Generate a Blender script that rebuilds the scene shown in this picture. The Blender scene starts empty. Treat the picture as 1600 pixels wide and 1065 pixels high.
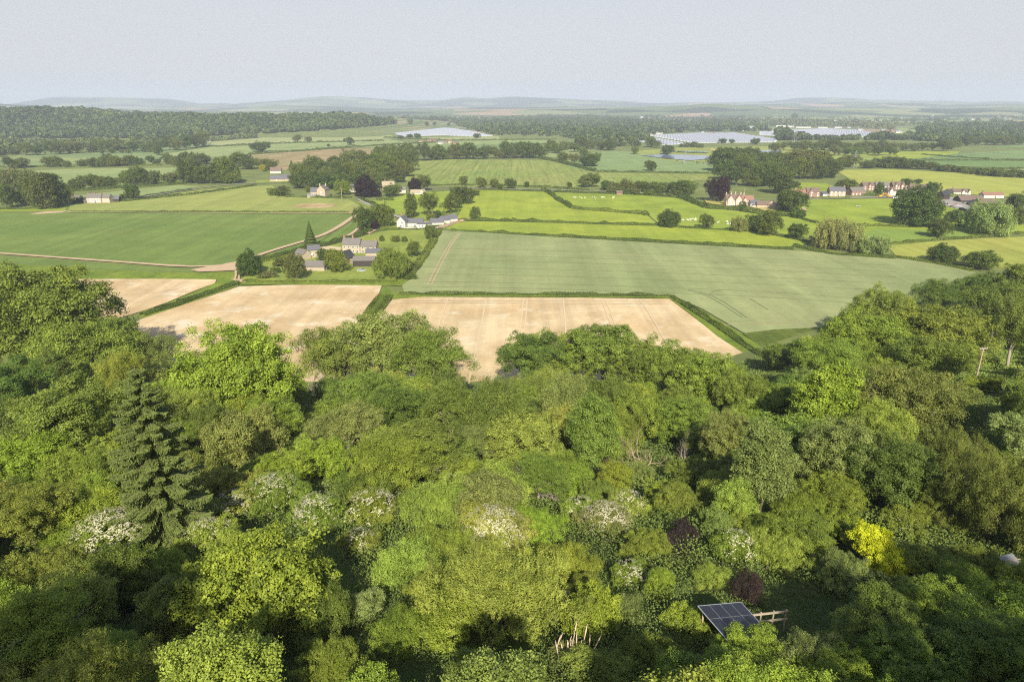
import bpy, math, random
import numpy as np
from mathutils import Vector, geometry as mgeo

# ------------------------------------------------------------------ camera, light, exposure
scene = bpy.context.scene
COL = scene.collection
CAMZ = 80.0
PITCH = math.radians(19.08)
FPX = 1067.0
cam_d = bpy.data.cameras.new("camera")
cam_d.lens = 24.0
cam_d.sensor_width = 36.0
cam_d.clip_start = 0.5
cam_d.clip_end = 60000.0
cam = bpy.data.objects.new("camera", cam_d)
COL.objects.link(cam)
cam.location = (0, 0, CAMZ)
cam.rotation_euler = (math.pi / 2 - PITCH, 0, 0)
scene.camera = cam

SUN_EL = 35.0
SUN_AZ = 178.0          # clockwise from +Y: behind the camera
HAZE_DENSITY = 1.2e-4
world = bpy.data.worlds.new("World")
scene.world = world
world.use_nodes = True
wn = world.node_tree
bg = wn.nodes["Background"]
sky = wn.nodes.new("ShaderNodeTexSky")
sky.sky_type = 'NISHITA'
sky.sun_disc = False
sky.sun_elevation = math.radians(SUN_EL)
sky.sun_rotation = math.radians(SUN_AZ)
sky.altitude = 100
sky.air_density = 1.0
sky.dust_density = 2.0
sky.ozone_density = 1.5
pale = wn.nodes.new("ShaderNodeMix"); pale.data_type = 'RGBA'      # summer haze high in the air greys the whole sky
pale.inputs[0].default_value = 0.78
pale.inputs[7].default_value = (6.05, 5.98, 6.3, 1)
wn.links.new(sky.outputs[0], pale.inputs[6])
tcw = wn.nodes.new("ShaderNodeTexCoord"); sxw = wn.nodes.new("ShaderNodeSeparateXYZ"); mrw = wn.nodes.new("ShaderNodeMapRange")
wn.links.new(tcw.outputs["Generated"], sxw.inputs[0]); wn.links.new(sxw.outputs[2], mrw.inputs[0])
mrw.inputs[1].default_value = 0.12; mrw.inputs[2].default_value = 0.38      # thickest towards the horizon
mrw.inputs[3].default_value = 0.80; mrw.inputs[4].default_value = 0.0
wn.links.new(mrw.outputs[0], pale.inputs[0])
wn.links.new(pale.outputs[2], bg.inputs[0])
bg.inputs[1].default_value = 0.085
sd = bpy.data.lights.new("sun", 'SUN')
sd.energy = 5.0
sd.angle = math.radians(0.5)
sd.color = (1.0, 0.925, 0.775)
sun = bpy.data.objects.new("sun", sd)
COL.objects.link(sun)
_a, _e = math.radians(SUN_AZ), math.radians(SUN_EL)
svec = Vector((math.sin(_a) * math.cos(_e), math.cos(_a) * math.cos(_e), math.sin(_e)))
sun.rotation_euler = svec.to_track_quat('Z', 'Y').to_euler()
sun.location = (0, -200, 300)
scene.view_settings.view_transform = 'Standard'
scene.view_settings.look = 'None'
scene.view_settings.gamma = 1.0
scene.view_settings.exposure = 0.5
cy = scene.cycles
cy.max_bounces = 6
cy.diffuse_bounces = 2
cy.glossy_bounces = 2
cy.transmission_bounces = 3
cy.volume_bounces = 1
cy.use_denoising = False
cy.pixel_filter_type = 'BLACKMAN_HARRIS'
cy.filter_width = 1.15

# ------------------------------------------------------------------ projection helpers (photo pixels, 1600x1065)
cp, sp = math.cos(PITCH), math.sin(PITCH)
def ray(u, v):
    a, b = (u - 800) / FPX, (532.5 - v) / FPX
    return np.array([a, cp + b * sp, -sp + b * cp])
def G(u, v, z=0.0):
    d = ray(u, v)
    t = (z - CAMZ) / d[2]
    return np.array([d[0] * t, d[1] * t, z])
def project(p):
    x, y, z = p[0], p[1], p[2] - CAMZ
    dep = y * cp - z * sp
    up = y * sp + z * cp
    return 800 + FPX * x / dep, 532.5 - FPX * up / dep, dep
def depth_at(v):
    p = G(800, v)
    return project(p)[2]

RS = np.random.RandomState(7)
random.seed(7)

# ------------------------------------------------------------------ terrain height
def vnoise(x, y, s, seed=0):
    x = np.asarray(x, float) / s; y = np.asarray(y, float) / s
    xi, yi = np.floor(x), np.floor(y)
    fx, fy = x - xi, y - yi
    fx = fx * fx * (3 - 2 * fx); fy = fy * fy * (3 - 2 * fy)
    def h(a, b):
        v = np.sin(a * 127.1 + b * 311.7 + seed * 74.7) * 43758.5453
        return v - np.floor(v)
    return (h(xi, yi) * (1 - fx) * (1 - fy) + h(xi + 1, yi) * fx * (1 - fy) +
            h(xi, yi + 1) * (1 - fx) * fy + h(xi + 1, yi + 1) * fx * fy)
def foot(x):
    x = np.asarray(x, float)
    return 178 + np.clip(x - 45, 0, 190) * 0.78 - np.clip(-x - 60, 0, 90) * 0.1
def ground(x, y):
    x = np.asarray(x, float); y = np.asarray(y, float)
    s = foot(x) - y
    k = 9.0
    rise = np.where(s / k > 30, s, k * np.log1p(np.exp(np.clip(s / k, -40, 30))))
    rise = np.where(s < -60, 0.0, rise)
    h = 0.345 * np.clip(rise - 0.6, 0, None)
    h = np.where(h > 62, 62 + (h - 62) * 0.6, h)
    h = h * (1 - 0.42 * np.clip((x - 75) / 60, 0, 1) * np.clip((y - 60) / 60, 0, 1))      # gentler ground on the right
    h = h + np.clip(s / 40, 0, 1) * (vnoise(x, y, 14, 1) - 0.5) * 2.0
    # wooded ridge far left
    m = np.clip((y - 1820) / 330, 0, 1); m = m * m * (3 - 2 * m)
    m2 = np.clip((3600 - y) / 900, 0, 1)
    top = 46 * (0.58 + 0.62 * vnoise(x, 0 * y, 380, 5))
    e = np.clip((-330 - x + (y - 1900) * 0.2) / 500, 0, 1); e = e * e * (3 - 2 * e)
    h = h + m * m2 * top * e
    return h
def gz(x, y):
    return float(ground(x, y))

# ------------------------------------------------------------------ object helpers
def lin(c):
    out = []
    for v in c[:3]:
        v = v / 255.0
        out.append(v / 12.92 if v <= 0.04045 else ((v + 0.055) / 1.055) ** 2.4)
    return tuple(out)
def tag(o, label=None, cat=None, group=None, kind=None):
    if label: o["label"] = label
    if cat: o["category"] = cat
    if group: o["group"] = group
    if kind: o["kind"] = kind
    return o
def link(name, data, parent=None, loc=None, rz=0.0):
    o = bpy.data.objects.new(name, data)
    COL.objects.link(o)
    if parent is not None: o.parent = parent
    if loc is not None: o.location = loc
    if rz: o.rotation_euler = (0, 0, rz)
    return o

def quad_mesh(name, Q, mat, tint=None, extra=None):
    """Q (n,4,3) float array of quads"""
    n = len(Q)
    me = bpy.data.meshes.new(name)
    me.vertices.add(n * 4)
    me.vertices.foreach_set("co", np.ascontiguousarray(Q, dtype=np.float32).ravel())
    me.loops.add(n * 4)
    me.loops.foreach_set("vertex_index", np.arange(n * 4, dtype=np.int32))
    me.polygons.add(n)
    me.polygons.foreach_set("loop_start", np.arange(0, n * 4, 4, dtype=np.int32))
    try: me.polygons.foreach_set("loop_total", np.full(n, 4, dtype=np.int32))
    except Exception: pass
    if tint is not None:
        at = me.attributes.new("tint", 'FLOAT', 'FACE')
        at.data.foreach_set("value", np.asarray(tint, dtype=np.float32))
    me.materials.append(mat)
    me.update(calc_edges=True)
    return me

def unit(v):
    return v / np.maximum(np.linalg.norm(v, axis=-1, keepdims=True), 1e-9)
def leaf_quads(rs, P, N, size, aspect=0.6, tdir=None):
    n = len(P)
    N = unit(N)
    if tdir is None: tdir = rs.normal(size=(n, 3))
    T = unit(tdir - N * np.sum(tdir * N, axis=1, keepdims=True))
    B = np.cross(N, T)
    s = (np.asarray(size) * np.ones(n))[:, None] * 0.5
    a = T * s; b = B * s * aspect
    return np.stack([P - a, P + b - a * 0.1, P + a, P - b - a * 0.1], axis=1)

class MB:
    def __init__(s): s.v = []; s.f = []; s.m = []; s.mats = []
    def mi(s, mat):
        if mat not in s.mats: s.mats.append(mat)
        return s.mats.index(mat)
    def add(s, verts, faces, mat):
        o = len(s.v); i = s.mi(mat)
        s.v += [tuple(map(float, p)) for p in verts]
        for f in faces: s.f.append([o + k for k in f]); s.m.append(i)
        return s
    def box(s, c, d, mat, rz=0.0):
        x, y, z = d[0] / 2, d[1] / 2, d[2] / 2
        ca, sa = math.cos(rz), math.sin(rz)
        vs = []
        for dz in (-z, z):
            for dx, dy in ((-x, -y), (x, -y), (x, y), (-x, y)):
                vs.append((c[0] + dx * ca - dy * sa, c[1] + dx * sa + dy * ca, c[2] + dz))
        return s.add(vs, [(3, 2, 1, 0), (4, 5, 6, 7), (0, 1, 5, 4), (1, 2, 6, 5), (2, 3, 7, 6), (3, 0, 4, 7)], mat)
    def tube(s, pts, rad, mat, n=6, cap=True):
        pts = [np.array(p, float) for p in pts]
        rings = []
        for i, p in enumerate(pts):
            d = pts[min(i + 1, len(pts) - 1)] - pts[max(i - 1, 0)]
            d = d / (np.linalg.norm(d) + 1e-9)
            u = np.cross(d, (0.31, 0.17, 0.93) if abs(d[2]) < 0.8 else (1, 0.1, 0)); u /= np.linalg.norm(u)
            w = np.cross(d, u)
            rings.append([p + rad[i] * (math.cos(2 * math.pi * k / n) * u + math.sin(2 * math.pi * k / n) * w) for k in range(n)])
        vs = [q for r in rings for q in r]
        fs = []
        for i in range(len(pts) - 1):
            for k in range(n):
                fs.append((i * n + k, i * n + (k + 1) % n, (i + 1) * n + (k + 1) % n, (i + 1) * n + k))
        if cap:
            fs.append(tuple(range(n))[::-1]); fs.append(tuple((len(pts) - 1) * n + k for k in range(n)))
        return s.add(vs, fs, mat)
    def mesh(s, name, smooth=False):
        me = bpy.data.meshes.new(name)
        me.from_pydata(s.v, [], s.f)
        for m in s.mats: me.materials.append(m)
        me.polygons.foreach_set("material_index", s.m)
        if smooth: me.polygons.foreach_set("use_smooth", [True] * len(s.f))
        me.update()
        return me
    def obj(s, name, parent=None, **k):
        sm = k.pop('smooth', False)
        return link(name, s.mesh(name, sm), parent, **k)

# ------------------------------------------------------------------ materials
def new_mat(name):
    m = bpy.data.materials.new(name); m.use_nodes = True
    nt = m.node_tree
    return m, nt, nt.nodes["Principled BSDF"]
def N_(nt, t, **kw):
    n = nt.nodes.new(t)
    for k, v in kw.items(): setattr(n, k, v)
    return n
def L_(nt, a, b): nt.links.new(a, b)
def mixc(nt, fac, a, b, blend='MIX'):
    m = N_(nt, 'ShaderNodeMix', data_type='RGBA', blend_type=blend)
    for s, v in ((m.inputs[0], fac), (m.inputs[6], a), (m.inputs[7], b)):
        if hasattr(v, 'links'): L_(nt, v, s)
        elif isinstance(v, (int, float)): s.default_value = v
        else: s.default_value = (*v[:3], 1)
    return m.outputs[2]
def ramp(nt, val, lo, hi, a=0.0, b=1.0):
    r = N_(nt, 'ShaderNodeMapRange')
    r.inputs[1].default_value = lo; r.inputs[2].default_value = hi
    r.inputs[3].default_value = a; r.inputs[4].default_value = b
    L_(nt, val, r.inputs[0])
    return r.outputs[0]
def noise(nt, vec, scale, detail=3.0, rough=0.55):
    n = N_(nt, 'ShaderNodeTexNoise')
    n.inputs['Scale'].default_value = scale; n.inputs['Detail'].default_value = detail
    n.inputs['Roughness'].default_value = rough
    if vec is not None: L_(nt, vec, n.inputs['Vector'])
    return n.outputs[0]
def mapped(nt, vec, rz, sc):
    m = N_(nt, 'ShaderNodeMapping')
    m.inputs['Rotation'].default_value = (0, 0, rz); m.inputs['Scale'].default_value = sc
    L_(nt, vec, m.inputs['Vector'])
    return m.outputs[0]

def foliage_mat(name, trans=0.19, rough=0.55, blossom=False):
    m, nt, p = new_mat(name)
    oi = N_(nt, 'ShaderNodeObjectInfo')
    at = N_(nt, 'ShaderNodeAttribute', attribute_name='tint')
    base = oi.outputs['Color']
    hue = N_(nt, 'ShaderNodeHueSaturation')
    L_(nt, base, hue.inputs['Color'])
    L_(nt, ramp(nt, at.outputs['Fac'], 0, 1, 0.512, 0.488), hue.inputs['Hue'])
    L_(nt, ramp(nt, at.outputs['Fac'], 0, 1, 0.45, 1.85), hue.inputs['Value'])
    col = hue.outputs[0]
    L_(nt, col, p.inputs['Base Color'])
    p.inputs['Roughness'].default_value = rough
    p.inputs['Specular IOR Level'].default_value = 0.28
    tr = N_(nt, 'ShaderNodeBsdfTranslucent')
    L_(nt, mixc(nt, 1.0, col, (1.35, 1.4, 0.45), 'MULTIPLY'), tr.inputs[0])
    mx = N_(nt, 'ShaderNodeMixShader'); mx.inputs[0].default_value = trans
    L_(nt, p.outputs[0], mx.inputs[1]); L_(nt, tr.outputs[0], mx.inputs[2])
    L_(nt, mx.outputs[0], nt.nodes['Material Output'].inputs[0])
    return m
M_LEAF = foliage_mat("foliage")
M_NEEDLE = foliage_mat("needles", 0.12, 0.6)

def plain(name, col, rough=0.8, var=0.15, scale=1.5, metal=0.0, spec=0.3):
    m, nt, p = new_mat(name)
    g = N_(nt, 'ShaderNodeNewGeometry')
    n = noise(nt, g.outputs['Position'], scale, 4)
    c = mixc(nt, n, tuple(v * (1 - var) for v in col), tuple(min(1, v * (1 + var)) for v in col))
    L_(nt, c, p.inputs['Base Color'])
    p.inputs['Roughness'].default_value = rough
    p.inputs['Metallic'].default_value = metal
    p.inputs['Specular IOR Level'].default_value = spec
    return m
M_BARK = plain("bark", (0.13, 0.105, 0.075), 0.9, 0.5, 3)
M_PALEBARK = plain("pale_bark", (0.36, 0.31, 0.25), 0.9, 0.4, 3)
M_BLOSSOM = plain("blossom", (0.68, 0.64, 0.44), 0.8, 0.12, 2)

_fm = {}
def field_mat(c1, c2=None, ang=0.0, streak=0.25, sfreq=0.35, patch=0.012, fine=0.15, pamt=1.0, soil=None, soilamt=0.45, dots=0.0):
    key = (c1, c2, ang, streak, sfreq, patch, fine, pamt, soil, soilamt, dots)
    if key in _fm: return _fm[key]
    m, nt, p = new_mat("field_surface")
    g = N_(nt, 'ShaderNodeNewGeometry'); pos = g.outputs['Position']
    c2 = c2 or tuple(v * 0.8 for v in c1)
    f = ramp(nt, noise(nt, pos, patch, 4), 0.35, 0.65, 0.5 - pamt / 2, 0.5 + pamt / 2)
    c = mixc(nt, f, c1, c2)
    if soil:
        f2 = ramp(nt, noise(nt, pos, patch * 2.3, 6, 0.65), soilamt, soilamt + 0.14)
        c = mixc(nt, f2, c, soil)
    if streak:
        st = noise(nt, mapped(nt, pos, ang, (sfreq, sfreq * 0.02, 1)), 1.0, 3, 0.6)
        v = ramp(nt, st, 0.3, 0.7, 1 - streak, 1 + streak)
        c = mixc(nt, 1.0, c, v, 'MULTIPLY')
    if fine:
        fn = noise(nt, pos, 0.45, 5, 0.75)
        v = ramp(nt, fn, 0.3, 0.7, 1 - fine, 1 + fine)
        c = mixc(nt, 1.0, c, v, 'MULTIPLY')
    mo = noise(nt, pos, 0.045, 7, 0.7)
    c = mixc(nt, 1.0, c, ramp(nt, mo, 0.3, 0.7, 0.87, 1.13), 'MULTIPLY')
    if dots:
        vo = N_(nt, 'ShaderNodeTexVoronoi'); vo.inputs['Scale'].default_value = 0.25
        L_(nt, pos, vo.inputs['Vector'])
        v = ramp(nt, vo.outputs['Distance'], 0.1, 0.5, 1 - dots, 1 + dots * 0.5)
        c = mixc(nt, 1.0, c, v, 'MULTIPLY')
    L_(nt, c, p.inputs['Base Color'])
    p.inputs['Roughness'].default_value = 0.95
    p.inputs['Specular IOR Level'].default_value = 0.1
    _fm[key] = m
    return m

def ground_mat():
    m, nt, p = new_mat("ground_cover")
    g = N_(nt, 'ShaderNodeNewGeometry'); pos = g.outputs['Position']
    sx = N_(nt, 'ShaderNodeSeparateXYZ'); L_(nt, pos, sx.inputs[0])
    grass = mixc(nt, ramp(nt, noise(nt, pos, 0.05, 5), 0.35, 0.65), (0.20, 0.235, 0.065), (0.13, 0.17, 0.05))
    grass = mixc(nt, ramp(nt, noise(nt, pos, 0.6, 4, 0.7), 0.4, 0.8, 0, 0.4), grass, (0.24, 0.24, 0.10))
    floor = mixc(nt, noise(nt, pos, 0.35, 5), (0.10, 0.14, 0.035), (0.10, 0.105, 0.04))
    vo = N_(nt, 'ShaderNodeTexVoronoi'); vo.inputs['Scale'].default_value = 1.0
    L_(nt, mapped(nt, pos, 0.12, (1 / 420., 1 / 260., 1)), vo.inputs['Vector'])
    sc = N_(nt, 'ShaderNodeSeparateColor'); L_(nt, vo.outputs['Color'], sc.inputs[0])
    cr = N_(nt, 'ShaderNodeValToRGB'); cr.color_ramp.interpolation = 'CONSTANT'
    cols = [(0.0, (0.15, 0.19, 0.07)), (0.2, (0.22, 0.25, 0.11)), (0.38, (0.10, 0.15, 0.05)), (0.55, (0.26, 0.28, 0.10)),
            (0.7, (0.34, 0.24, 0.15)), (0.8, (0.13, 0.17, 0.07)), (0.92, (0.38, 0.30, 0.2))]
    el = cr.color_ramp.elements
    el[0].position = 0; el[0].color = (*cols[0][1], 1); el[1].position = cols[1][0]; el[1].color = (*cols[1][1], 1)
    for ps, cc in cols[2:]:
        e = el.new(ps); e.color = (*cc, 1)
    L_(nt, sc.outputs[0], cr.inputs[0])
    far = ramp(nt, sx.outputs[1], 2000, 2300)
    c = mixc(nt, far, grass, cr.outputs[0])
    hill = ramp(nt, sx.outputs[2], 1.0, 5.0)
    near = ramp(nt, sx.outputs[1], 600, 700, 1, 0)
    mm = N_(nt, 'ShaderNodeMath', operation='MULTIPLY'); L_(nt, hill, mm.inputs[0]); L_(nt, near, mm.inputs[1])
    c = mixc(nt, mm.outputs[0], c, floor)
    L_(nt, c, p.inputs['Base Color'])
    p.inputs['Roughness'].default_value = 0.95; p.inputs['Specular IOR Level'].default_value = 0.1
    return m

# ------------------------------------------------------------------ ground sheet
def axis_vals(lo, hi, step, inner, grow, cap):
    pos = [0.0]
    while pos[-1] < hi:
        s = step if pos[-1] < inner else min(cap, step + (pos[-1] - inner) * grow)
        pos.append(pos[-1] + s)
    neg = [0.0]
    while neg[-1] > lo:
        s = step if -neg[-1] < inner else min(cap, step + (-neg[-1] - inner) * grow)
        neg.append(neg[-1] - s)
    return np.array(sorted(set(neg[1:] + pos)))
gx = axis_vals(-14000, 14000, 5, 260, 0.03, 900)
gy = axis_vals(-300, 15000, 5, 330, 0.02, 900)
XX, YY = np.meshgrid(gx, gy)
ZZ = ground(XX, YY)
me = bpy.data.meshes.new("ground")
nx, ny = len(gx), len(gy)
vs = np.stack([XX, YY, ZZ], -1).reshape(-1, 3)
idx = np.arange(nx * ny).reshape(ny, nx)
fs = np.stack([idx[:-1, :-1], idx[:-1, 1:], idx[1:, 1:], idx[1:, :-1]], -1).reshape(-1, 4)
me.from_pydata(vs.tolist(), [], fs.tolist())
me.materials.append(ground_mat())
me.polygons.foreach_set("use_smooth", [True] * len(me.polygons))
tag(link("ground", me), kind="structure")

# distant hills, three ranges of real mounds
def hill_range(dist, prof, width, mat, seed, name="hills"):
    # prof: list of (u, v_top)
    us = np.array([p[0] for p in prof], float); vt = np.array([p[1] for p in prof], float)
    U = np.linspace(-250, 1850, 150)
    V = np.interp(U, us, vt)
    top = CAMZ + dist * (163.5 - V) / FPX / (cp * cp)
    rows = np.linspace(-1, 1, 17)
    verts = []
    for r in rows:
        y = dist + r * width
        for i, u in enumerate(U):
            x = (u - 800) / FPX * dist * 1.06
            zz = max(top[i], 0.5) * math.exp(-2.2 * r * r) * (1 + 0.22 * (vnoise(x, y, dist * 0.04, seed) - 0.5)) - max(top[i], .5) * 0.11
            verts.append((x, y, zz))
    n = len(U)
    faces = [(j * n + i, j * n + i + 1, (j + 1) * n + i + 1, (j + 1) * n + i) for j in range(16) for i in range(n - 1)]
    me = bpy.data.meshes.new(name); me.from_pydata(verts, [], faces); me.materials.append(mat)
    me.polygons.foreach_set("use_smooth", [True] * len(faces))
    tag(link(name, me), kind="structure")
def hillmat(scale, wood):
    m, nt, p = new_mat("far_hillside")
    g = N_(nt, 'ShaderNodeNewGeometry'); pos = g.outputs['Position']
    vo = N_(nt, 'ShaderNodeTexVoronoi'); L_(nt, mapped(nt, pos, 0.1, (1 / (scale * 1.5), 1 / scale, 1 / scale)), vo.inputs['Vector']); vo.inputs['Scale'].default_value = 1
    sc = N_(nt, 'ShaderNodeSeparateColor'); L_(nt, vo.outputs['Color'], sc.inputs[0])
    cr = N_(nt, 'ShaderNodeValToRGB'); cr.color_ramp.interpolation = 'CONSTANT'
    el = cr.color_ramp.elements
    el[0].color = (0.04, 0.06, 0.025, 1); el[1].position = wood; el[1].color = (0.14, 0.18, 0.07, 1)
    for ps, cc in ((wood + 0.2, (0.24, 0.26, 0.12)), (wood + 0.33, (0.10, 0.14, 0.05)), (0.93, (0.36, 0.26, 0.17))):
        e = el.new(ps); e.color = (*cc, 1)
    L_(nt, sc.outputs[0], cr.inputs[0]); L_(nt, cr.outputs[0], p.inputs['Base Color'])
    p.inputs['Roughness'].default_value = 1; p.inputs['Specular IOR Level'].default_value = 0
    return m
HM = hillmat(300, 0.42)
hill_range(5600, [(-250, 172), (0, 160), (40, 157), (80, 160), (160, 166), (300, 171), (600, 172), (700, 170), (760, 168), (900, 168), (1000, 166), (1060, 161), (1120, 162), (1200, 167), (1400, 168), (1500, 166), (1850, 165)], 900, HM, 3)
hill_range(8200, [(-250, 170), (100, 168), (420, 167), (470, 163), (540, 164), (620, 168), (760, 166), (980, 165), (1090, 164), (1180, 161), (1300, 160), (1420, 162), (1520, 161), (1600, 163), (1850, 162)], 1300, HM, 4)
hill_range(11500, [(-250, 168), (120, 164), (150, 156), (180, 150.5), (260, 152), (320, 154), (350, 161), (420, 162), (470, 157), (545, 150.5), (590, 153), (650, 157), (700, 158), (735, 153), (760, 156), (800, 151), (860, 153), (930, 157), (1000, 161),
   (1110, 159), (1160, 157), (1190, 155), (1250, 153), (1300, 157), (1380, 158), (1500, 159), (1600, 161), (1850, 160)], 1900, HM, 6)

# ------------------------------------------------------------------ fields
_fz = [0.03]
def sheet(name, poly, mat, z=None, kind="structure"):
    if z is None:
        _fz[0] += 0.006; z = _fz[0]
    pts = [G(u, v) for u, v in poly]
    pts = [(p[0], p[1], z) for p in pts]
    tris = mgeo.tessellate_polygon([[Vector(p) for p in pts]])
    me = bpy.data.meshes.new(name)
    me.from_pydata(pts, [], [list(t) for t in tris])
    # all faces up
    flip = [list(reversed(t)) if (Vector(pts[t[1]]) - Vector(pts[t[0]])).cross(Vector(pts[t[2]]) - Vector(pts[t[0]])).z < 0 else list(t) for t in tris]
    me.clear_geometry(); me.from_pydata(pts, [], flip)
    me.materials.append(mat); me.update()
    return tag(link(name, me), kind=kind)
def strip(name, line, w, mat, z=None, kind="structure", world=False):
    """ribbon along pixel polyline, width in metres"""
    if z is None:
        _fz[0] += 0.006; z = _fz[0]
    P = [np.array(p[:2], float) if world else G(*p)[:2] for p in line]
    # resample
    Q = [P[0]]
    for a, b in zip(P[:-1], P[1:]):
        n = max(1, int(np.linalg.norm(b - a) / 12))
        for k in range(1, n + 1): Q.append(a + (b - a) * k / n)
    Q = np.array(Q)
    if len(Q) > 4:
        for _ in range(2): Q[1:-1] = (Q[:-2] + 2 * Q[1:-1] + Q[2:]) / 4
    verts, faces = [], []
    for i, q in enumerate(Q):
        d = Q[min(i + 1, len(Q) - 1)] - Q[max(i - 1, 0)]; d /= np.linalg.norm(d) + 1e-9
        nrm = np.array([-d[1], d[0]])
        ww = w / 2 * (1 + 0.25 * (random.random() - 0.5))
        verts += [(*(q + nrm * ww), z), (*(q - nrm * ww), z)]
        if i: faces.append((2 * i - 2, 2 * i - 1, 2 * i + 1, 2 * i))
    me = bpy.data.meshes.new(name); me.from_pydata(verts, [], faces); me.materials.append(mat); me.update()
    return tag(link(name, me), kind=kind)

K = 0.75
def A(r, g, b, k=K):
    c = lin((r, g, b)); return tuple(round(v * k, 4) for v in c)
SAND, SAND2 = A(238, 208, 168), A(222, 188, 146)
SOIL = A(218, 190, 154)
PAST = field_mat(A(170, 186, 72), A(148, 168, 64), 0.3, 0.06, 0.1, 0.03, 0.14, 1.0)
PAST2 = field_mat(A(178, 190, 74), A(154, 172, 66), 1.2, 0.08, 0.15, 0.02, 0.12)
PALE = field_mat(A(168, 180, 118), A(150, 168, 104), 1.45, 0.10, 0.08, 0.008, 0.06)
PALE2 = field_mat(A(182, 186, 128), A(166, 176, 112), 1.4, 0.10, 0.06, 0.006, 0.05)
WHEAT = field_mat(A(154, 166, 112), A(172, 178, 124), 1.52, 0.12, 0.12, 0.012, 0.09, 1.2)
DKGREEN = field_mat(A(118, 142, 70), A(136, 154, 80), 1.5, 0.12, 0.10, 0.012, 0.12)
BARE = field_mat(A(240, 217, 174), A(220, 192, 146), 0.06, 0.13, 0.22, 0.035, 0.10, 1.2, A(250, 234, 200), 0.56)
BARE2 = field_mat(A(238, 213, 170), A(214, 185, 139), 1.15, 0.14, 0.16, 0.03, 0.10, 1.2, A(250, 234, 204), 0.54)
VINE = field_mat(A(138, 156, 78), A(154, 160, 88), 1.1, 0.22, 0.28, 0.01, 0.2, 1.0, None, 0.5, 0.35)
TEAL = field_mat(A(128, 154, 96), A(146, 166, 104), 1.35, 0.1, 0.06, 0.006, 0.05)
BROWNF = field_mat(A(164, 158, 108), A(176, 150, 110), 0.3, 0.12, 0.06, 0.008, 0.12, 1.0, A(206, 172, 136), 0.52)
BARLEY = field_mat(A(184, 184, 92), A(170, 178, 84), 1.45, 0.16, 0.14, 0.015, 0.08)
TRACKM = plain("track_soil", SOIL, 0.95, 0.15, 0.4)
ROADM = plain("road_surface", (0.34, 0.31, 0.27), 0.9, 0.15, 0.6)
VERGE = field_mat(A(140, 156, 60), A(116, 140, 52), 0.0, 0.12, 0.5, 0.08, 0.3)
LAWN = field_mat(A(164, 176, 84), A(144, 160, 74), 0.3, 0.06, 0.5, 0.06, 0.15)
REDF = field_mat(A(206, 160, 130), A(190, 150, 120), 0.3, 0.08, 0.05, 0.006, 0.05)

sheet("field", [(0, 333), (110, 331.5), (250, 332), (400, 333), (548, 333), (563, 334), (552, 345), (527, 357), (494, 372), (461, 381), (423, 393), (395, 402), (370, 412), (335, 417), (300, 417.5), (150, 408), (-60, 392), (-60, 334)], DKGREEN)
sheet("field", [(-60, 396), (150, 411), (300, 421), (305, 425), (150, 420), (-60, 404)], DKGREEN)
sheet("verge", [(-60, 406), (150, 421), (305, 426), (368, 424), (372, 440), (340, 446), (340, 437), (160, 438), (-60, 432)], VERGE)
sheet("field", [(562, 337), (570, 341), (561, 356), (538, 371), (500, 383), (440, 396), (402, 408), (385, 412), (400, 404), (423, 396), (461, 384), (494, 376), (527, 361), (552, 349)], field_mat(A(112, 140, 66), A(124, 146, 70), 0.9, 0.3, 0.35, 0.02, 0.1))
sheet("field", [(105, 331), (250, 331), (400, 332), (548, 332), (575, 326), (545, 312), (480, 308), (440, 303), (425, 290), (372, 291), (300, 299), (200, 313), (110, 320)], field_mat(A(160, 172, 92), A(172, 178, 98), 1.45, 0.1, 0.12, 0.01, 0.08))
sheet("field", [(455, 322), (470, 318.5), (500, 317), (520, 319), (530, 322), (505, 325), (470, 325)], field_mat(SOIL, A(186, 164, 110), 0.4, 0.2, 0.2, 0.03, 0.1))
sheet("field", [(420, 332), (470, 330.5), (550, 331), (556, 333), (480, 334)], field_mat(A(200, 160, 125), A(150, 150, 80), 0.4, 0.2, 0.2, 0.03, 0.1))
sheet("field", [(-60, 326), (50, 326), (110, 319), (100, 329), (-60, 332)], PAST)
sheet("field", [(45, 334), (75, 330), (108, 329), (95, 332), (60, 334.5)], TRACKM)
sheet("field", [(100, 308), (160, 301), (280, 289), (315, 291), (225, 307), (110, 317)], PALE)
sheet("field", [(-60, 270), (150, 263), (305, 262), (300, 270), (180, 279), (100, 286), (-60, 296)], PALE)
sheet("field", [(-60, 252), (10, 246), (60, 239), (240, 238), (258, 244), (250, 257), (100, 257), (-60, 264)], field_mat(A(124, 150, 98), A(164, 174, 110), 1.4, 0.14, 0.05, 0.006, 0.06))
sheet("field", [(252, 252), (262, 240), (335, 228.5), (605, 217.5), (640, 223), (540, 231), (390, 241), (300, 248)], PALE)
sheet("field", [(325, 222), (450, 212), (600, 207), (622, 216), (480, 222), (330, 227.5)], PALE2)
sheet("field", [(400, 210), (500, 204), (610, 200), (610, 205), (480, 210), (400, 214)], field_mat(A(140, 146, 104), A(130, 140, 98)))
sheet("field", [(385, 242), (540, 232), (590, 232), (600, 243), (575, 262), (470, 270), (395, 258)], BROWNF)
sheet("field", [(500, 203), (560, 196), (612, 192), (612, 199), (500, 206)], PALE2)
sheet("field", [(600, 233), (700, 227), (880, 226), (880, 232), (760, 236), (660, 243), (600, 246)], TEAL)
sheet("field", [(560, 229), (700, 221), (870, 217.5), (872, 224.5), (700, 227), (590, 232)], PALE)
sheet("field", [(660, 215), (780, 213), (780, 218.5), (700, 219.5), (655, 217)], PALE2)
sheet("field", [(612, 191.5), (640, 191), (720, 193), (716, 198.5), (612, 198)], field_mat(A(196, 184, 120), A(180, 178, 112)))
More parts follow.
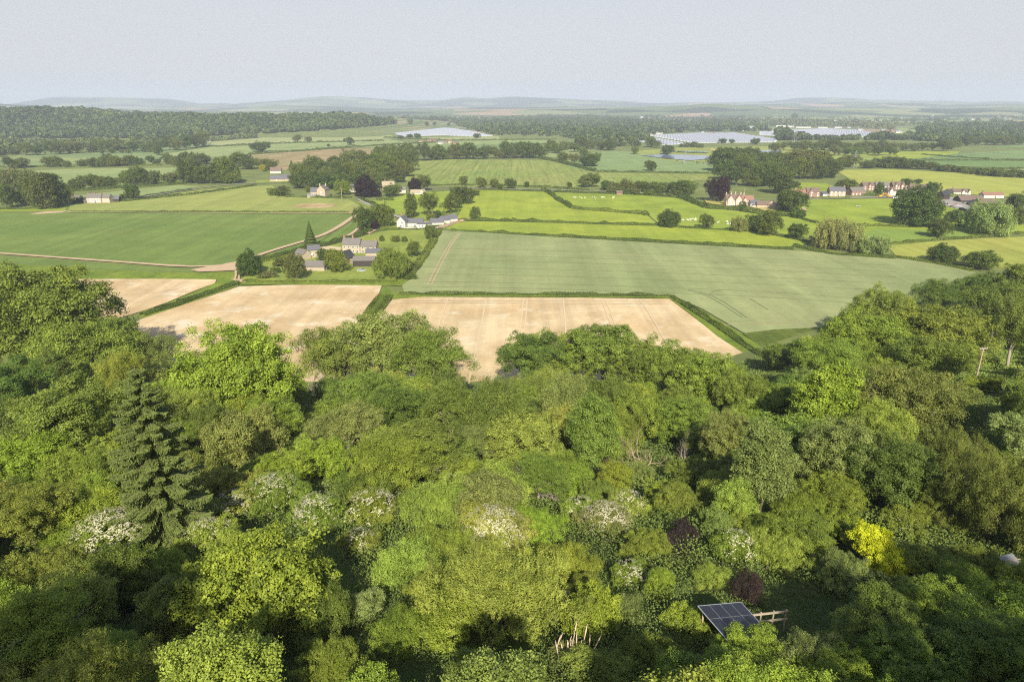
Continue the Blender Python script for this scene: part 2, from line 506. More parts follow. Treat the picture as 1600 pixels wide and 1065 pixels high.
sheet("field", [(617, 175.5), (640, 174), (700, 177), (765, 183), (775, 187), (740, 186), (640, 181.5)], field_mat(A(184, 190, 120), A(172, 184, 110)))
sheet("field", [(600, 167.8), (700, 167.5), (690, 171), (600, 171.5)], REDF)
sheet("field", [(-80, 167.5), (75, 167), (75, 170.5), (-80, 171.5)], REDF)
sheet("field", [(20, 223), (48, 223), (32, 233), (24, 232)], REDF)
sheet("field", [(200, 226), (330, 221), (330, 228), (262, 238), (200, 236)], TEAL)
sheet("field", [(622, 275), (634, 254), (700, 249), (800, 250), (862, 251), (905, 264), (932, 270), (1120, 273), (1120, 281), (960, 290), (880, 293), (750, 293), (640, 289)], VINE)
sheet("field", [(872, 240), (960, 236), (1000, 238), (1040, 251), (1180, 256), (1180, 271), (930, 268), (890, 261)], field_mat(A(150, 172, 112), A(142, 164, 104), 1.5, 0.06, 0.1, 0.01, 0.05))
sheet("field", [(800, 238), (880, 232), (930, 236), (880, 246), (830, 246)], PALE)
sheet("field", [(990, 236), (1060, 231), (1240, 228), (1330, 234), (1330, 244), (1240, 250), (1130, 254), (1040, 251), (1000, 241)], field_mat(A(172, 178, 92), A(158, 168, 84), 0.2, 0.1, 0.05, 0.01, 0.15))
sheet("track", [(1112, 232), (1150, 240), (1180, 244), (1178, 246), (1146, 241.5), (1108, 233)], TRACKM)
# bright pastures
sheet("pasture", [(556, 316), (600, 312), (640, 303), (745, 296), (722, 325), (712, 338), (660, 344), (615, 334), (590, 330)], PAST)
sheet("pasture", [(738, 300), (748, 297), (855, 299), (872, 312), (895, 325), (960, 332), (1010, 336), (1026, 350), (800, 344), (712, 344), (722, 325)], PAST2)
sheet("pasture", [(862, 301), (1000, 305), (1068, 311), (1105, 325), (1165, 332), (1255, 345), (1290, 375), (1180, 360), (1050, 354), (1028, 348), (1010, 333), (960, 329), (895, 322), (875, 311)], PAST)
sheet("pasture", [(696, 358), (720, 346), (800, 347), (1028, 353), (1180, 362), (1265, 380), (1240, 387), (1000, 373), (800, 364), (705, 360)], PAST2)
sheet("pasture", [(1165, 330), (1240, 312), (1445, 310), (1530, 335), (1600, 345), (1600, 365), (1480, 374), (1390, 383), (1300, 380), (1255, 350)], PAST)
sheet("pasture", [(1370, 357), (1450, 360), (1560, 366), (1500, 372), (1390, 378), (1340, 368)], field_mat(A(142, 168, 76), A(150, 172, 80), 0.2, 0.06, 0.2, 0.03, 0.1))
sheet("field", [(1385, 384), (1480, 376), (1660, 367), (1700, 392), (1640, 420), (1530, 417), (1440, 408), (1400, 400)], BARLEY)
sheet("field", [(1305, 266), (1390, 265), (1520, 271), (1700, 284), (1700, 312), (1580, 308), (1480, 302), (1400, 295), (1345, 290)], field_mat(A(186, 190, 92), A(176, 184, 84), 1.4, 0.1, 0.08, 0.01, 0.05))
sheet("pasture", [(1228, 292), (1250, 285), (1290, 287), (1310, 293), (1290, 300), (1235, 298)], PAST)
sheet("field", [(1240, 245), (1330, 243), (1420, 250), (1400, 262), (1290, 262), (1260, 258)], field_mat(A(172, 180, 80), A(150, 170, 90)))
sheet("field", [(1340, 240), (1420, 236), (1500, 237), (1490, 244), (1410, 249), (1330, 243)], PAST2)
sheet("field", [(1420, 249), (1500, 240), (1700, 229), (1700, 247), (1530, 249)], TEAL)
sheet("field", [(1400, 252), (1530, 251), (1700, 252), (1700, 262), (1560, 262), (1440, 258)], field_mat(A(132, 158, 92), A(120, 150, 86), 1.4, 0.1, 0.08))
sheet("field", [(1550, 230), (1600, 223), (1700, 222), (1700, 228), (1600, 231)], TEAL)
sheet("field", [(1560, 264), (1700, 264), (1700, 276), (1600, 274), (1500, 269)], PALE)
sheet("field", [(1400, 201), (1450, 200), (1495, 203), (1492, 209), (1478, 217), (1440, 213), (1410, 208)], PALE)
sheet("field", [(1200, 178), (1420, 180), (1560, 187), (1540, 192), (1400, 190), (1200, 184)], field_mat(A(158, 176, 116), A(148, 168, 106)))
sheet("field", [(1060, 176), (1190, 178), (1200, 182), (1070, 181)], PALE)
sheet("field", [(1190, 184), (1300, 188), (1290, 191), (1190, 189)], PALE2)
sheet("field", [(1310, 171.5), (1440, 171), (1500, 174), (1400, 178), (1300, 175)], REDF)
sheet("field", [(800, 176), (900, 177), (915, 181), (820, 182)], PALE2)
sheet("field", [(152, 178), (170, 177), (168, 181), (158, 182)], PALE2)
sheet("field", [(1540, 172), (1660, 173), (1660, 176), (1560, 176)], REDF)
sheet("field", [(1545, 188), (1660, 188), (1660, 193), (1580, 193)], REDF)
# pale ploughed fields in front and the wheat
sheet("ploughed_field", [(120, 437), (250, 436.5), (338, 437.5), (336, 443), (300, 457), (262, 473), (225, 486), (180, 500), (120, 500)], BARE2)
sheet("ploughed_field", [(150, 530), (228, 497), (300, 473), (372, 449), (430, 446.5), (520, 445.5), (597, 446), (592, 460), (576, 487), (566, 520), (560, 640), (200, 640)], BARE2)
sheet("ploughed_field", [(604, 480), (614, 468), (660, 465), (900, 466), (1046, 468), (1075, 490), (1120, 525), (1175, 562), (1240, 640), (580, 640), (586, 500)], BARE)
sheet("field", [(632, 459), (628, 447), (660, 395), (682, 361), (715, 361), (800, 367), (1000, 379), (1240, 392), (1400, 404), (1460, 412), (1530, 428), (1540, 470), (1400, 520), (1200, 532), (1160, 520), (1100, 485), (1052, 463), (900, 460.5)], WHEAT)
sheet("verge", [(616, 459), (632, 460), (900, 461.5), (1050, 464), (1100, 488), (1165, 527), (1240, 575), (1230, 600), (1178, 564), (1120, 526), (1076, 490), (1046, 467), (900, 465), (660, 465), (612, 469), (602, 482), (586, 500), (575, 490), (596, 458), (600, 447)], VERGE)
sheet("verge", [(372, 441), (372, 448), (300, 473), (225, 498), (215, 490), (262, 474), (300, 459), (338, 442)], VERGE)
sheet("verge", [(1160, 522), (1210, 516), (1300, 512), (1340, 540), (1240, 580)], field_mat(A(96, 112, 48), A(120, 132, 60), 0.0, 0.12, 0.5, 0.08, 0.35))
sheet("lawn", [(376, 441), (385, 428), (400, 414), (450, 398), (545, 378), (580, 366), (625, 357), (682, 359), (660, 393), (628, 445), (600, 447), (430, 445)], LAWN)
sheet("verge", [(376, 446), (372, 440), (500, 439), (640, 438), (626, 448), (597, 446), (430, 446)], VERGE)
DARKL = plain("tramline_dark_green", A(128, 142, 92), 0.95, 0.12, 0.3)  # wheel lines in a darker green than the wheat
FAINT = plain("tramline_crop", A(142, 154, 102), 0.95, 0.12, 0.1)
PALEL = plain("tramline_soil", A(196, 180, 138), 0.95, 0.2, 0.3)
strip("tramline", [(668, 446), (678, 425), (690, 402), (702, 382), (716, 365)], 0.9, PALEL)
strip("tramline", [(674, 446), (684, 425), (695.5, 402), (706, 382), (719.5, 365)], 0.9, PALEL)
strip("tramline", [(1075, 455), (1095, 457.5), (1108, 463), (1125, 473), (1160, 498)], 0.7, DARKL)
strip("tramline", [(1075, 453.5), (1098, 455.5), (1113, 462), (1131, 472), (1167, 498)], 0.7, DARKL)
strip("tramline", [(1108, 461), (1116, 456), (1128, 455)], 0.5, DARKL)
strip("tramline", [(1172, 468), (1185, 476), (1200, 485)], 0.6, DARKL)
strip("tramline", [(1120, 510), (1170, 507), (1240, 505)], 0.6, PALEL)
for v0, du in ((392, 0), (402, 20), (410, 5), (421, -10), (432, 10), (444, 0), (452, 15)):
    u0 = 690 - (v0 - 392) * 0.75 + du
    strip("tramline", [(u0, v0 - 3), (800, v0 - 1), (1000, v0 + 5), (1200, v0 + 13), (1400, v0 + 24 if v0 < 440 else v0 + 28)], 0.24, FAINT)
SANDL = plain("wheeling_sand", A(236, 213, 174), 0.95, 0.1, 0.3)  # wheel marks in a sand tone close to the field colour
for a_, b_ in (((700, 468), (655, 600)), ((760, 468), (728, 620)), ((818, 468), (800, 620)), ((824, 468), (808, 620)), ((880, 469), (884, 560)), ((940, 470), (968, 560)), ((946, 470), (976, 560)), ((1000, 470), (1050, 560))):
    strip("wheeling", [a_, ((a_[0] + b_[0]) / 2 + 2, (a_[1] + b_[1]) / 2 - 6), b_], 0.55, SANDL)
strip("wheeling", [(626, 471), (800, 471.5), (1040, 472.5)], 0.6, SANDL)
strip("wheeling", [(622, 474), (800, 475), (1046, 476.5)], 0.6, SANDL)
# tracks and roads
strip("track", [(-60, 393), (0, 396.5), (100, 404), (200, 411), (300, 419), (340, 418), (366, 414)], 3.0, TRACKM)
sheet("track", [(298, 423), (320, 418.5), (342, 416), (352, 413), (370, 410), (380, 408), (374, 417), (368, 423.5), (340, 425), (312, 426)], TRACKM)
strip("track", [(385, 406), (400, 401), (423, 393), (461, 381), (494, 373.5), (527, 357), (552, 339.5), (562, 332.5)], 3.6, TRACKM)
strip("track", [(560, 356), (553, 366), (538, 373), (520, 378)], 2.5, TRACKM)
strip("track", [(105, 332.2), (250, 333), (400, 334), (548, 333.6)], 1.8, PALEL)
strip("track", [(368.5, 424), (368.5, 431), (367, 440)], 0.9, TRACKM)
strip("track", [(373.5, 424), (373.5, 431), (373, 440)], 0.9, TRACKM)
sheet("track", [(360, 437), (385, 438), (384, 443), (368, 441)], TRACKM)
strip("lane", [(556, 306), (562, 313), (575, 320), (592, 328), (612, 336), (640, 345)], 4.0, ROADM)
strip("lane", [(575, 366), (590, 358), (600, 350), (622, 342), (640, 345), (700, 352), (738, 343)], 3.2, TRACKM)
strip("lane", [(170, 316), (225, 308), (320, 293), (380, 287), (440, 286)], 3.0, ROADM)
strip("lane", [(660, 294), (720, 293.5), (800, 296), (900, 298), (1060, 305)], 3.5, ROADM)
strip("road", [(1240, 312), (1290, 310.5), (1370, 309), (1450, 309), (1500, 313), (1560, 318)], 7.0, ROADM)
sheet("yard", [(1445, 308), (1500, 309), (1535, 318), (1510, 329), (1475, 322), (1445, 314)], ROADM)
sheet("yard", [(1100, 312), (1140, 312), (1138, 321), (1106, 321)], field_mat(A(206, 190, 110), A(180, 180, 100)))
sheet("yard", [(1168, 324), (1212, 324), (1212, 331), (1170, 329)], field_mat(A(214, 196, 130), A(196, 180, 110)))
sheet("lawn", [(400, 283), (445, 279), (455, 285), (400, 287)], LAWN)
sheet("yard", [(590, 358), (640, 357), (702, 352), (690, 346), (640, 350), (600, 344)], LAWN)
sheet("track", [(1252, 325), (1258, 326), (1262, 330), (1254, 329)], TRACKM)

# far patchwork of fields under the horizon
_rf = random.Random(4)
for k_ in range(60):
    d_ = 2700 * (11000 / 2700) ** _rf.random(); x_ = _rf.uniform(-.8, .8) * d_
    if x_ < 0 and d_ < 3300: continue
    w_, h_ = _rf.uniform(120, 420) * (d_ / 4000) ** .5, _rf.uniform(120, 500) * (d_ / 3500)
    q_ = [project((x_ + a * w_ + _rf.uniform(-40, 40), d_ + b * h_ + _rf.uniform(-30, 30), 0))[:2] for a, b in ((-1, -.5), (1, -.5), (1, .5), (-1, .5))]
    sheet("field", q_, _rf.choice([PALE, PALE2, PALE, PAST, REDF, BARLEY, TEAL, BARLEY, PALE2]))
# ponds
def water_mat():
    m, nt, p = new_mat("water")
    p.inputs['Base Color'].default_value = (0.16, 0.22, 0.30, 1)
    p.inputs['Roughness'].default_value = 0.12
    g = N_(nt, 'ShaderNodeNewGeometry')
    b = N_(nt, 'ShaderNodeBump'); b.inputs['Strength'].default_value = 0.25; b.inputs['Distance'].default_value = 0.2
    L_(nt, noise(nt, g.outputs['Position'], 0.8, 4), b.inputs['Height']); L_(nt, b.outputs[0], p.inputs['Normal'])
    return m
WATER = water_mat()
sheet("pond_water", [(1000, 243), (1040, 242), (1090, 243.5), (1135, 245.5), (1160, 246.5), (1155, 250), (1110, 249), (1080, 251.5), (1040, 248.5)], WATER)
sheet("pond_water", [(1144, 236), (1170, 234.5), (1220, 236), (1222, 239.5), (1180, 240), (1150, 238)], WATER)
sheet("pond_water", [(1050, 236.5), (1100, 237), (1108, 239), (1085, 239.5), (1052, 238)], WATER)

# haze
hm, hnt, hp = new_mat("haze_air")
hnt.nodes.remove(hp)
pv = N_(hnt, 'ShaderNodeVolumePrincipled')
pv.inputs['Color'].default_value = (0.70, 0.78, 0.98, 1)
pv.inputs['Density'].default_value = HAZE_DENSITY
pv.inputs['Anisotropy'].default_value = -0.05
L_(hnt, pv.outputs[0], hnt.nodes['Material Output'].inputs['Volume'])
hb = MB(); hb.box((0, 7400, 160), (30000, 16800, 326), hm)
tag(hb.obj("haze"), kind="stuff")

# ------------------------------------------------------------------ tree crowns
def fib_dirs(rs, n, zmin=-0.6):
    out = []
    i = 0
    ph = rs.rand() * 6.28
    m = int(n * 2 / (1 - zmin)) + 2
    for k in range(m):
        z = 1 - 2 * (k + 0.5) / m
        if z < zmin: break
        a = ph + k * 2.399963
        r = math.sqrt(max(0, 1 - z * z))
        out.append((r * math.cos(a), r * math.sin(a), z))
    return np.array(out) + rs.normal(scale=0.10, size=(len(out), 3))

def crown_lobed(seed, R, Rz, nl, rl, clumps, per, ls, spread=0.3, hang=0.0, fill=0.12, zmin=-0.55, aspect=0.62, taper=0.0, upright=0.0, masses=1):
    rs = np.random.RandomState(seed)
    D = unit(fib_dirs(rs, nl, zmin))
    rad = rl * rs.uniform(0.6, 1.45, len(D))
    sc = rs.uniform(0.72, 1.10, len(D)) * (1 + 0.10 * np.sin(D[:, 0] * 3.1 + seed) * np.cos(D[:, 1] * 2.7 + seed * 2))
    C = D * np.array([R, R, Rz]) * sc[:, None] - D * rad[:, None] * 0.85
    if masses > 1:
        a0 = rs.rand() * 6.28
        mo = np.array([[math.cos(a0 + 6.283 * i / masses) * R * .36, math.sin(a0 + 6.283 * i / masses) * R * .36, rs.uniform(-.22, .22) * Rz] for i in range(masses)])
        w = rs.randint(masses, size=len(D))
        ms = rs.uniform(.58, .78, masses)
        C = C * ms[w][:, None] + mo[w]
    if taper:
        tz = (C[:, 2] + Rz) / (2 * Rz)
        C[:, :2] *= (1 - taper * np.clip(tz, 0, 1))[:, None]
    ltint = rs.normal(0, 0.07, len(D))
    # second level: knobs on each lobe
    nk = 8
    kl = np.repeat(np.arange(len(D)), nk)
    kd = unit(rs.normal(size=(len(kl), 3)) + D[kl] * 0.8 + np.array([0, 0, 0.3]))
    kr = rad[kl] * rs.uniform(0.24, 0.44, len(kl))
    KC = C[kl] + kd * (rad[kl] * rs.uniform(0.72, 1.2, len(kl)))[:, None]
    ki = rs.choice(len(kl), clumps, p=kr ** 2 / np.sum(kr ** 2))
    li = kl[ki]
    ktint = rs.normal(0, 0.08, len(kl))
    dd = unit(rs.normal(size=(clumps, 3)) + kd[ki] * 0.6 + np.array([0, 0, 0.35]))
    P = KC[ki] + dd * (kr[ki] * rs.uniform(0.75, 1.08, clumps))[:, None]
    inn = rs.rand(clumps) < fill
    P[inn] *= rs.uniform(0.45, 0.9, inn.sum())[:, None]
    ct = 0.5 + ltint[li] + ktint[ki] + rs.normal(0, 0.07, clumps)
    # leaves of the clump
    PP = np.repeat(P, per, 0) + rs.normal(scale=spread, size=(clumps * per, 3)) * np.array([1, 1, 0.75])
    if hang:
        k = np.tile(np.arange(per), clumps)
        PP[:, 2] -= k * hang / per * np.repeat(rs.uniform(0.5, 1.4, clumps), per)
        PP[:, :2] = np.repeat(P, per, 0)[:, :2] + rs.normal(scale=spread * 0.35, size=(clumps * per, 2))
    if upright:
        k = np.tile(np.arange(per), clumps)
        PP = np.repeat(P, per, 0) + np.repeat(unit(dd * 0.5 + np.array([0, 0, 1.0])), per, 0) * (k * upright / per)[:, None] + rs.normal(scale=spread * 0.4, size=(clumps * per, 3))
    NN = np.repeat(dd, per, 0) * 1.0 + rs.normal(scale=0.5, size=PP.shape) + np.array([0, 0, 0.35])
    td = None
    if hang: td = rs.normal(scale=0.35, size=PP.shape) + np.array([0, 0, -1.0])
    n = len(PP)
    T = np.repeat(ct, per) + rs.normal(0, 0.09, n)
    Q = leaf_quads(rs, PP, NN, ls * rs.uniform(0.65, 1.3, n), aspect, td)
    return Q, np.clip(T, 0, 1), C

def limbs_mesh(name, C, hc, R, seed, mat, nmax=14, base_r=None, fork=0.35):
    rs = np.random.RandomState(seed + 99)
    mb = MB()
    br = base_r or R * 0.055
    fz = hc * fork
    bend = rs.normal(scale=R * 0.03, size=2)
    top = hc * 0.95
    mb.tube([(0, 0, -1.0), (bend[0] * .4, bend[1] * .4, fz * 0.5), (bend[0], bend[1], fz), (bend[0] * 1.5, bend[1] * 1.5, (fz + top) / 2), (bend[0], bend[1], top)],
            [br * 1.35, br, br * 0.9, br * 0.5, br * 0.15], mat, 7)
    pick = rs.permutation(len(C))[:nmax]
    for i in pick:
        c = C[i] + np.array([0, 0, hc])
        t = rs.uniform(0.0, 0.6)
        s = np.array([bend[0] * (1 + t * .5), bend[1] * (1 + t * .5), fz + (top - fz) * t])
        mid = s * 0.45 + c * 0.55 + np.array([0, 0, R * 0.06]) + rs.normal(scale=R * 0.04, size=3)
        mb.tube([s, mid, c], [br * 0.42, br * 0.26, br * 0.08], mat, 5, cap=False)
        for _ in range(2):
            e = c + rs.normal(scale=R * 0.2, size=3)
            mb.tube([mid, (mid + e) / 2 + rs.normal(scale=R * .03, size=3), e], [br * 0.16, br * 0.1, br * 0.03], mat, 4, cap=False)
    return mb.mesh(name, True)

VAR = {}
def variant(key, kind, R, hc, Q, T, C, mat=None, bark=None, nl=14, fork=0.35, base_r=None, extra=None, seed=1):
    Q = Q.copy(); Q[:, :, 2] += hc
    cm = quad_mesh(kind + "_crown", Q, mat or M_LEAF, T)
    tm = limbs_mesh(kind + "_trunk", C, hc, R, seed, bark or M_BARK, nl, base_r, fork)
    VAR[key] = dict(R=R, hc=hc, crown=cm, trunk=tm, kind=kind, extra=extra or [])

# --- foreground crowns (detailed)
def mk(key, kind, seed, R, Rz, hc, nl, rl, clumps, per, ls, **k):
    vk = {a: k.pop(a) for a in ('mat', 'bark', 'fork', 'base_r', 'limbs') if a in k}
    Q, T, C = crown_lobed(seed, R, Rz, nl, rl, clumps, per, ls, **k)
    variant(key, kind, R, hc, Q, T, C, vk.get('mat'), vk.get('bark'), vk.get('limbs', 14), vk.get('fork', 0.35), vk.get('base_r'), seed=seed)
mk('maple0', 'broadleaf_tree', 11, 9, 8.5, 11, 70, 2.5, 8200, 12, 0.30, spread=0.27, masses=4)
mk('maple1', 'broadleaf_tree', 12, 9, 8.0, 11, 46, 3.2, 8200, 12, 0.30, spread=0.28, masses=3)
mk('dense0', 'broadleaf_tree', 13, 7, 6.2, 8, 60, 2.0, 8600, 9, 0.235, spread=0.18, masses=3)
mk('dense1', 'broadleaf_tree', 14, 7, 7.5, 9, 44, 2.3, 8600, 9, 0.235, spread=0.19, masses=3)
mk('ash0', 'ash_tree', 15, 9, 6.6, 11, 52, 2.3, 6200, 11, 0.27, spread=0.30, fill=0.25, zmin=-0.35, fork=0.3, bark=M_PALEBARK, limbs=34, masses=4)
mk('ash1', 'ash_tree', 16, 8, 8.0, 11, 40, 2.2, 5600, 11, 0.25, spread=0.28, fill=0.3, zmin=-0.4, fork=0.3, bark=M_PALEBARK, limbs=30, masses=3)
mk('tall0', 'tall_tree', 17, 5, 8.0, 10, 60, 1.7, 9000, 8, 0.27, spread=0.26, taper=0.35)
mk('birch0', 'birch_tree', 18, 5, 6.5, 8.5, 44, 1.5, 4800, 14, 0.26, spread=0.5, hang=1.5, aspect=0.32, fill=0.3, bark=M_PALEBARK, limbs=30, zmin=-0.4, masses=2)
mk('yew0', 'yew_tree', 19, 7, 7.5, 8.5, 90, 1.5, 8500, 10, 0.24, spread=0.34, hang=0.5, aspect=0.30, mat=M_NEEDLE, zmin=-0.8, masses=3)
mk('willow0', 'willow_tree', 20, 6, 4.2, 4.8, 50, 1.5, 7500, 10, 0.24, spread=0.2, upright=0.9, aspect=0.30, zmin=-0.3, masses=4)
mk('shrub0', 'shrub', 21, 4.5, 3.6, 3.5, 70, 1.05, 8300, 8, 0.17, spread=0.12, zmin=-0.7, masses=4)
mk('shrub1', 'shrub', 22, 4.5, 3.3, 3.2, 34, 1.5, 7800, 8, 0.175, spread=0.13, zmin=-0.7, masses=3)
mk('shrub2', 'shrub', 23, 3.2, 2.9, 2.8, 44, 0.9, 4700, 9, 0.15, spread=0.12, zmin=-0.7, masses=2)
mk('shrub3', 'shrub', 24, 3.2, 2.4, 2.4, 26, 1.0, 3800, 10, 0.15, spread=0.2, upright=0.6, aspect=0.4, zmin=-0.6, masses=3)
mk('shrub4', 'shrub', 25, 3.4, 4.4, 4.4, 50, 1.0, 5600, 9, 0.16, spread=0.16, zmin=-0.8, taper=0.35)

def spruce():
    rs = np.random.RandomState(31)
    H = 24.0
    P, N, T, TD, S = [], [], [], [], []
    mb = MB()
    mb.tube([(0, 0, -1), (0.05, 0, H * .5), (0, 0, H)], [0.42, 0.26, 0.03], M_BARK, 8)
    z = H - 0.5
    while z > 2.2:
        f = (H - z) / H
        L = 0.5 + 6.6 * f ** 0.72
        nb = 5 + int(3 * min(1, f * 2.2))
        ph = rs.rand() * 6.28
        for k in range(nb):
            a = ph + k * 6.283 / nb + rs.normal(0, 0.16)
            l = L * rs.uniform(0.68, 1.15)
            m = max(5, int(l / 0.09))
            t = np.linspace(0.15, 1, m)
            dr = 0.16 + 0.40 * f
            zz = z - dr * l * (1.35 * t - 0.85 * t ** 2.6) + rs.normal(0, .15)
            x = np.cos(a) * l * t; y = np.sin(a) * l * t
            cen = np.stack([x, y, zz], 1)
            mb.tube([cen[0], cen[m // 2], cen[-1]], [0.06, 0.035, 0.012], M_BARK, 4, cap=False)
            side = np.array([-math.sin(a), math.cos(a), 0])
            wmax = (0.20 + 0.50 * np.sin(np.clip(t, 0, 1) * 2.7)) * min(1, .4 + l / 6)
            for r in range(10):      # flat spray on the branch
                off = rs.uniform(-1, 1, m) * wmax
                q = cen + side * off[:, None]; q[:, 2] -= np.abs(off) * .25 - .05
                P.append(q); N.append(np.tile([0, 0, 1.0], (m, 1)) + rs.normal(0, .25, (m, 3)))
                TD.append(np.tile([math.cos(a), math.sin(a), -0.2], (m, 1)) + side * np.sign(off)[:, None] * 0.7)
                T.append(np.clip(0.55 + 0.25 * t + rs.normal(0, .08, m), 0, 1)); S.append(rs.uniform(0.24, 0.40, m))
            for r in range(9):      # hanging curtain under it
                off = rs.uniform(-.8, .8, m) * wmax
                q = cen + side * off[:, None]; q[:, 2] -= rs.uniform(.1, .45 + 0.9 * f, m) * np.sin(np.clip(t * 2.8, 0, 3.0))
                P.append(q); N.append(side * rs.choice([-1, 1], (m, 1)) + np.array([math.cos(a), math.sin(a), 0]) * rs.normal(0, .6, (m, 1)) + [0, 0, .3])
                TD.append(np.tile([0, 0, -1.0], (m, 1)) + rs.normal(0, .25, (m, 3)))
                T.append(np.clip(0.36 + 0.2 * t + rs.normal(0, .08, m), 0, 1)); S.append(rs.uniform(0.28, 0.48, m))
        z -= 0.75 + 0.75 * f
    P, N, T, TD, S = map(np.concatenate, (P, N, T, TD, S))
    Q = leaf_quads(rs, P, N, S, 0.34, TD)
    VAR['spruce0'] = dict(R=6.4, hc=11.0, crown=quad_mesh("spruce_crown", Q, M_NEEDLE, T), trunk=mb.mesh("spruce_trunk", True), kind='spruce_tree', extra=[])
spruce()

def bare(seed, H, lean, spreadf, mat, depth=5, key='bare0', kind='dead_tree'):
    rs = np.random.RandomState(seed)
    trunk, twig = MB(), MB()
    def grow(p, d, l, r, k):
        n = 3
        pts = [p]; q = p.copy(); dd = d.copy()
        for i in range(n):
            dd = dd + rs.normal(0, 0.13, 3); dd[2] += 0.03; dd /= np.linalg.norm(dd)
            q = q + dd * l / n; pts.append(q.copy())
        (trunk if k >= depth - 1 else twig).tube(pts, [r, r * .85, r * .72, r * .6], mat, 5 if k > 2 else 3, cap=False)
        if k == 0: return
        for _ in range(3 if k > 1 else 4):
            s = pts[rs.randint(1, n + 1)]
            nd = dd + rs.normal(0, spreadf, 3); nd /= np.linalg.norm(nd)
            grow(s, nd, l * rs.uniform(.55, .8), r * 0.5, k - 1)
    d = np.array([lean, 0, 1.0]); d /= np.linalg.norm(d)
    for j in range(3):
        dj = d + rs.normal(0, .22, 3); dj /= np.linalg.norm(dj)
        grow(np.array([rs.normal(0, .3), rs.normal(0, .3), -0.5]), dj, H * 0.4 * rs.uniform(.8, 1.2), 0.16, depth)
    VAR[key] = dict(R=H * 0.45, hc=H * 0.5, crown=twig.mesh("dead_twigs"), trunk=trunk.mesh("dead_stems"), kind=kind, extra=[], parts=('branches', 'trunk'))
bare(41, 9, 0.1, 0.42, M_PALEBARK, key='bare0')
bare(42, 8, 0.9, 0.5, plain("dead_wood", (0.34, 0.25, 0.17), 0.9, 0.4, 3), key='bare1')

# blossom meshes for flowering shrubs
def blossom_mesh(key, seed, n, R, Rz, hc, side=None):
    rs = np.random.RandomState(seed)
    d = unit(rs.normal(size=(n, 3)) + np.array([0, -0.3, 0.9]))
    if side is not None: d = unit(d + np.array(side))
    keep = vnoise(d[:, 0] * 3 + 10, d[:, 1] * 3 + d[:, 2] * 2, 0.8, seed) > 0.38
    d = d[keep]
    P = d * np.array([R, R, Rz]) * rs.uniform(0.93, 1.07, (len(d), 1)); P[:, 2] += hc
    per = 7
    PP = np.repeat(P, per, 0) + rs.normal(0, .085, (len(P) * per, 3)) * [1, 1, .5]
    Q = leaf_quads(rs, PP, np.repeat(d, per, 0) + rs.normal(0, .3, PP.shape), rs.uniform(.05, .12, len(PP)), 0.9)
    return quad_mesh("blossom", Q, M_BLOSSOM)
BLOS = [blossom_mesh('b', 51, 1500, 4.5, 3.6, 3.5), blossom_mesh('b', 52, 1200, 4.4, 3.5, 3.3, (0.5, 0, 0)), blossom_mesh('b', 53, 650, 3.3, 2.9, 2.8)]

# --- middle distance and far crowns
def mkm(key, kind, seed, R, Rz, hc, nl, rl, clumps, per, ls, **k):
    mk(key, kind, seed, R, Rz, hc, nl, rl, clumps, per, ls, limbs=7, **k)
mkm('moak0', 'oak_tree', 61, 7, 5.6, 5.4, 44, 2.3, 3200, 4, 0.60, spread=0.42, masses=3, zmin=-.75)
mkm('moak1', 'oak_tree', 62, 7, 6.2, 6.0, 34, 2.6, 3200, 4, 0.60, spread=0.42, masses=3, zmin=-.75)
mkm('moak2', 'broadleaf_tree', 63, 7, 7.0, 7.0, 40, 2.3, 3200, 4, 0.58, spread=0.45, taper=.2, masses=2, zmin=-.75)
mkm('mround', 'oak_tree', 68, 7, 6.4, 5.6, 60, 2.2, 6000, 4, 0.46, spread=0.34, zmin=-.8)
mkm('mtall', 'poplar_tree', 64, 4, 8, 8.6, 40, 1.5, 2400, 4, 0.5, spread=0.36, taper=.3, zmin=-.9)
mkm('mwil', 'willow_tree', 65, 7, 6.0, 5.6, 40, 2.3, 3800, 7, 0.46, spread=0.6, hang=1.5, aspect=.45, masses=4, zmin=-.7)
mkm('mbush', 'bush', 66, 4, 3.0, 2.6, 30, 1.4, 1500, 4, 0.5, spread=0.3, zmin=-.8, masses=3)
mkm('mash', 'ash_tree', 67, 7, 6.2, 6.9, 34, 2.0, 2100, 4, 0.58, spread=0.5, fill=.25, masses=3, zmin=-.7)
def cone(key, H=16, R=4):
    rs = np.random.RandomState(71)
    n = 14000
    f = 1 - np.sqrt(rs.rand(n)); f = f
    a = rs.rand(n) * 6.283
    lay = 0.86 + 0.16 * np.sin(f * 60)
    r = R * (1 - f) * lay * rs.uniform(.8, 1.05, n) + .1
    P = np.stack([r * np.cos(a), r * np.sin(a), 0.8 + f * (H - 1)], 1)
    D = np.stack([np.cos(a), np.sin(a), 0.5 + 0 * a], 1)
    Q = leaf_quads(rs, P, D + rs.normal(0, .4, P.shape), .42, .5)
    mb = MB(); mb.tube([(0, 0, -1), (0, 0, H * .9)], [.4, .08], M_BARK, 6)
    VAR[key] = dict(R=R, hc=H * .45, crown=quad_mesh("conifer_crown", Q, M_NEEDLE, np.clip(.5 + rs.normal(0, .12, n), 0, 1)), trunk=mb.mesh("conifer_trunk"), kind='conifer_tree', extra=[])
cone('mcone')
mk('far0', 'far_tree', 81, 7, 5.6, 6.4, 14, 3.0, 330, 2, 1.7, spread=0.8, limbs=3)
mk('far1', 'far_tree', 82, 7, 7.0, 7.4, 12, 3.0, 330, 2, 1.7, spread=0.8, limbs=3)

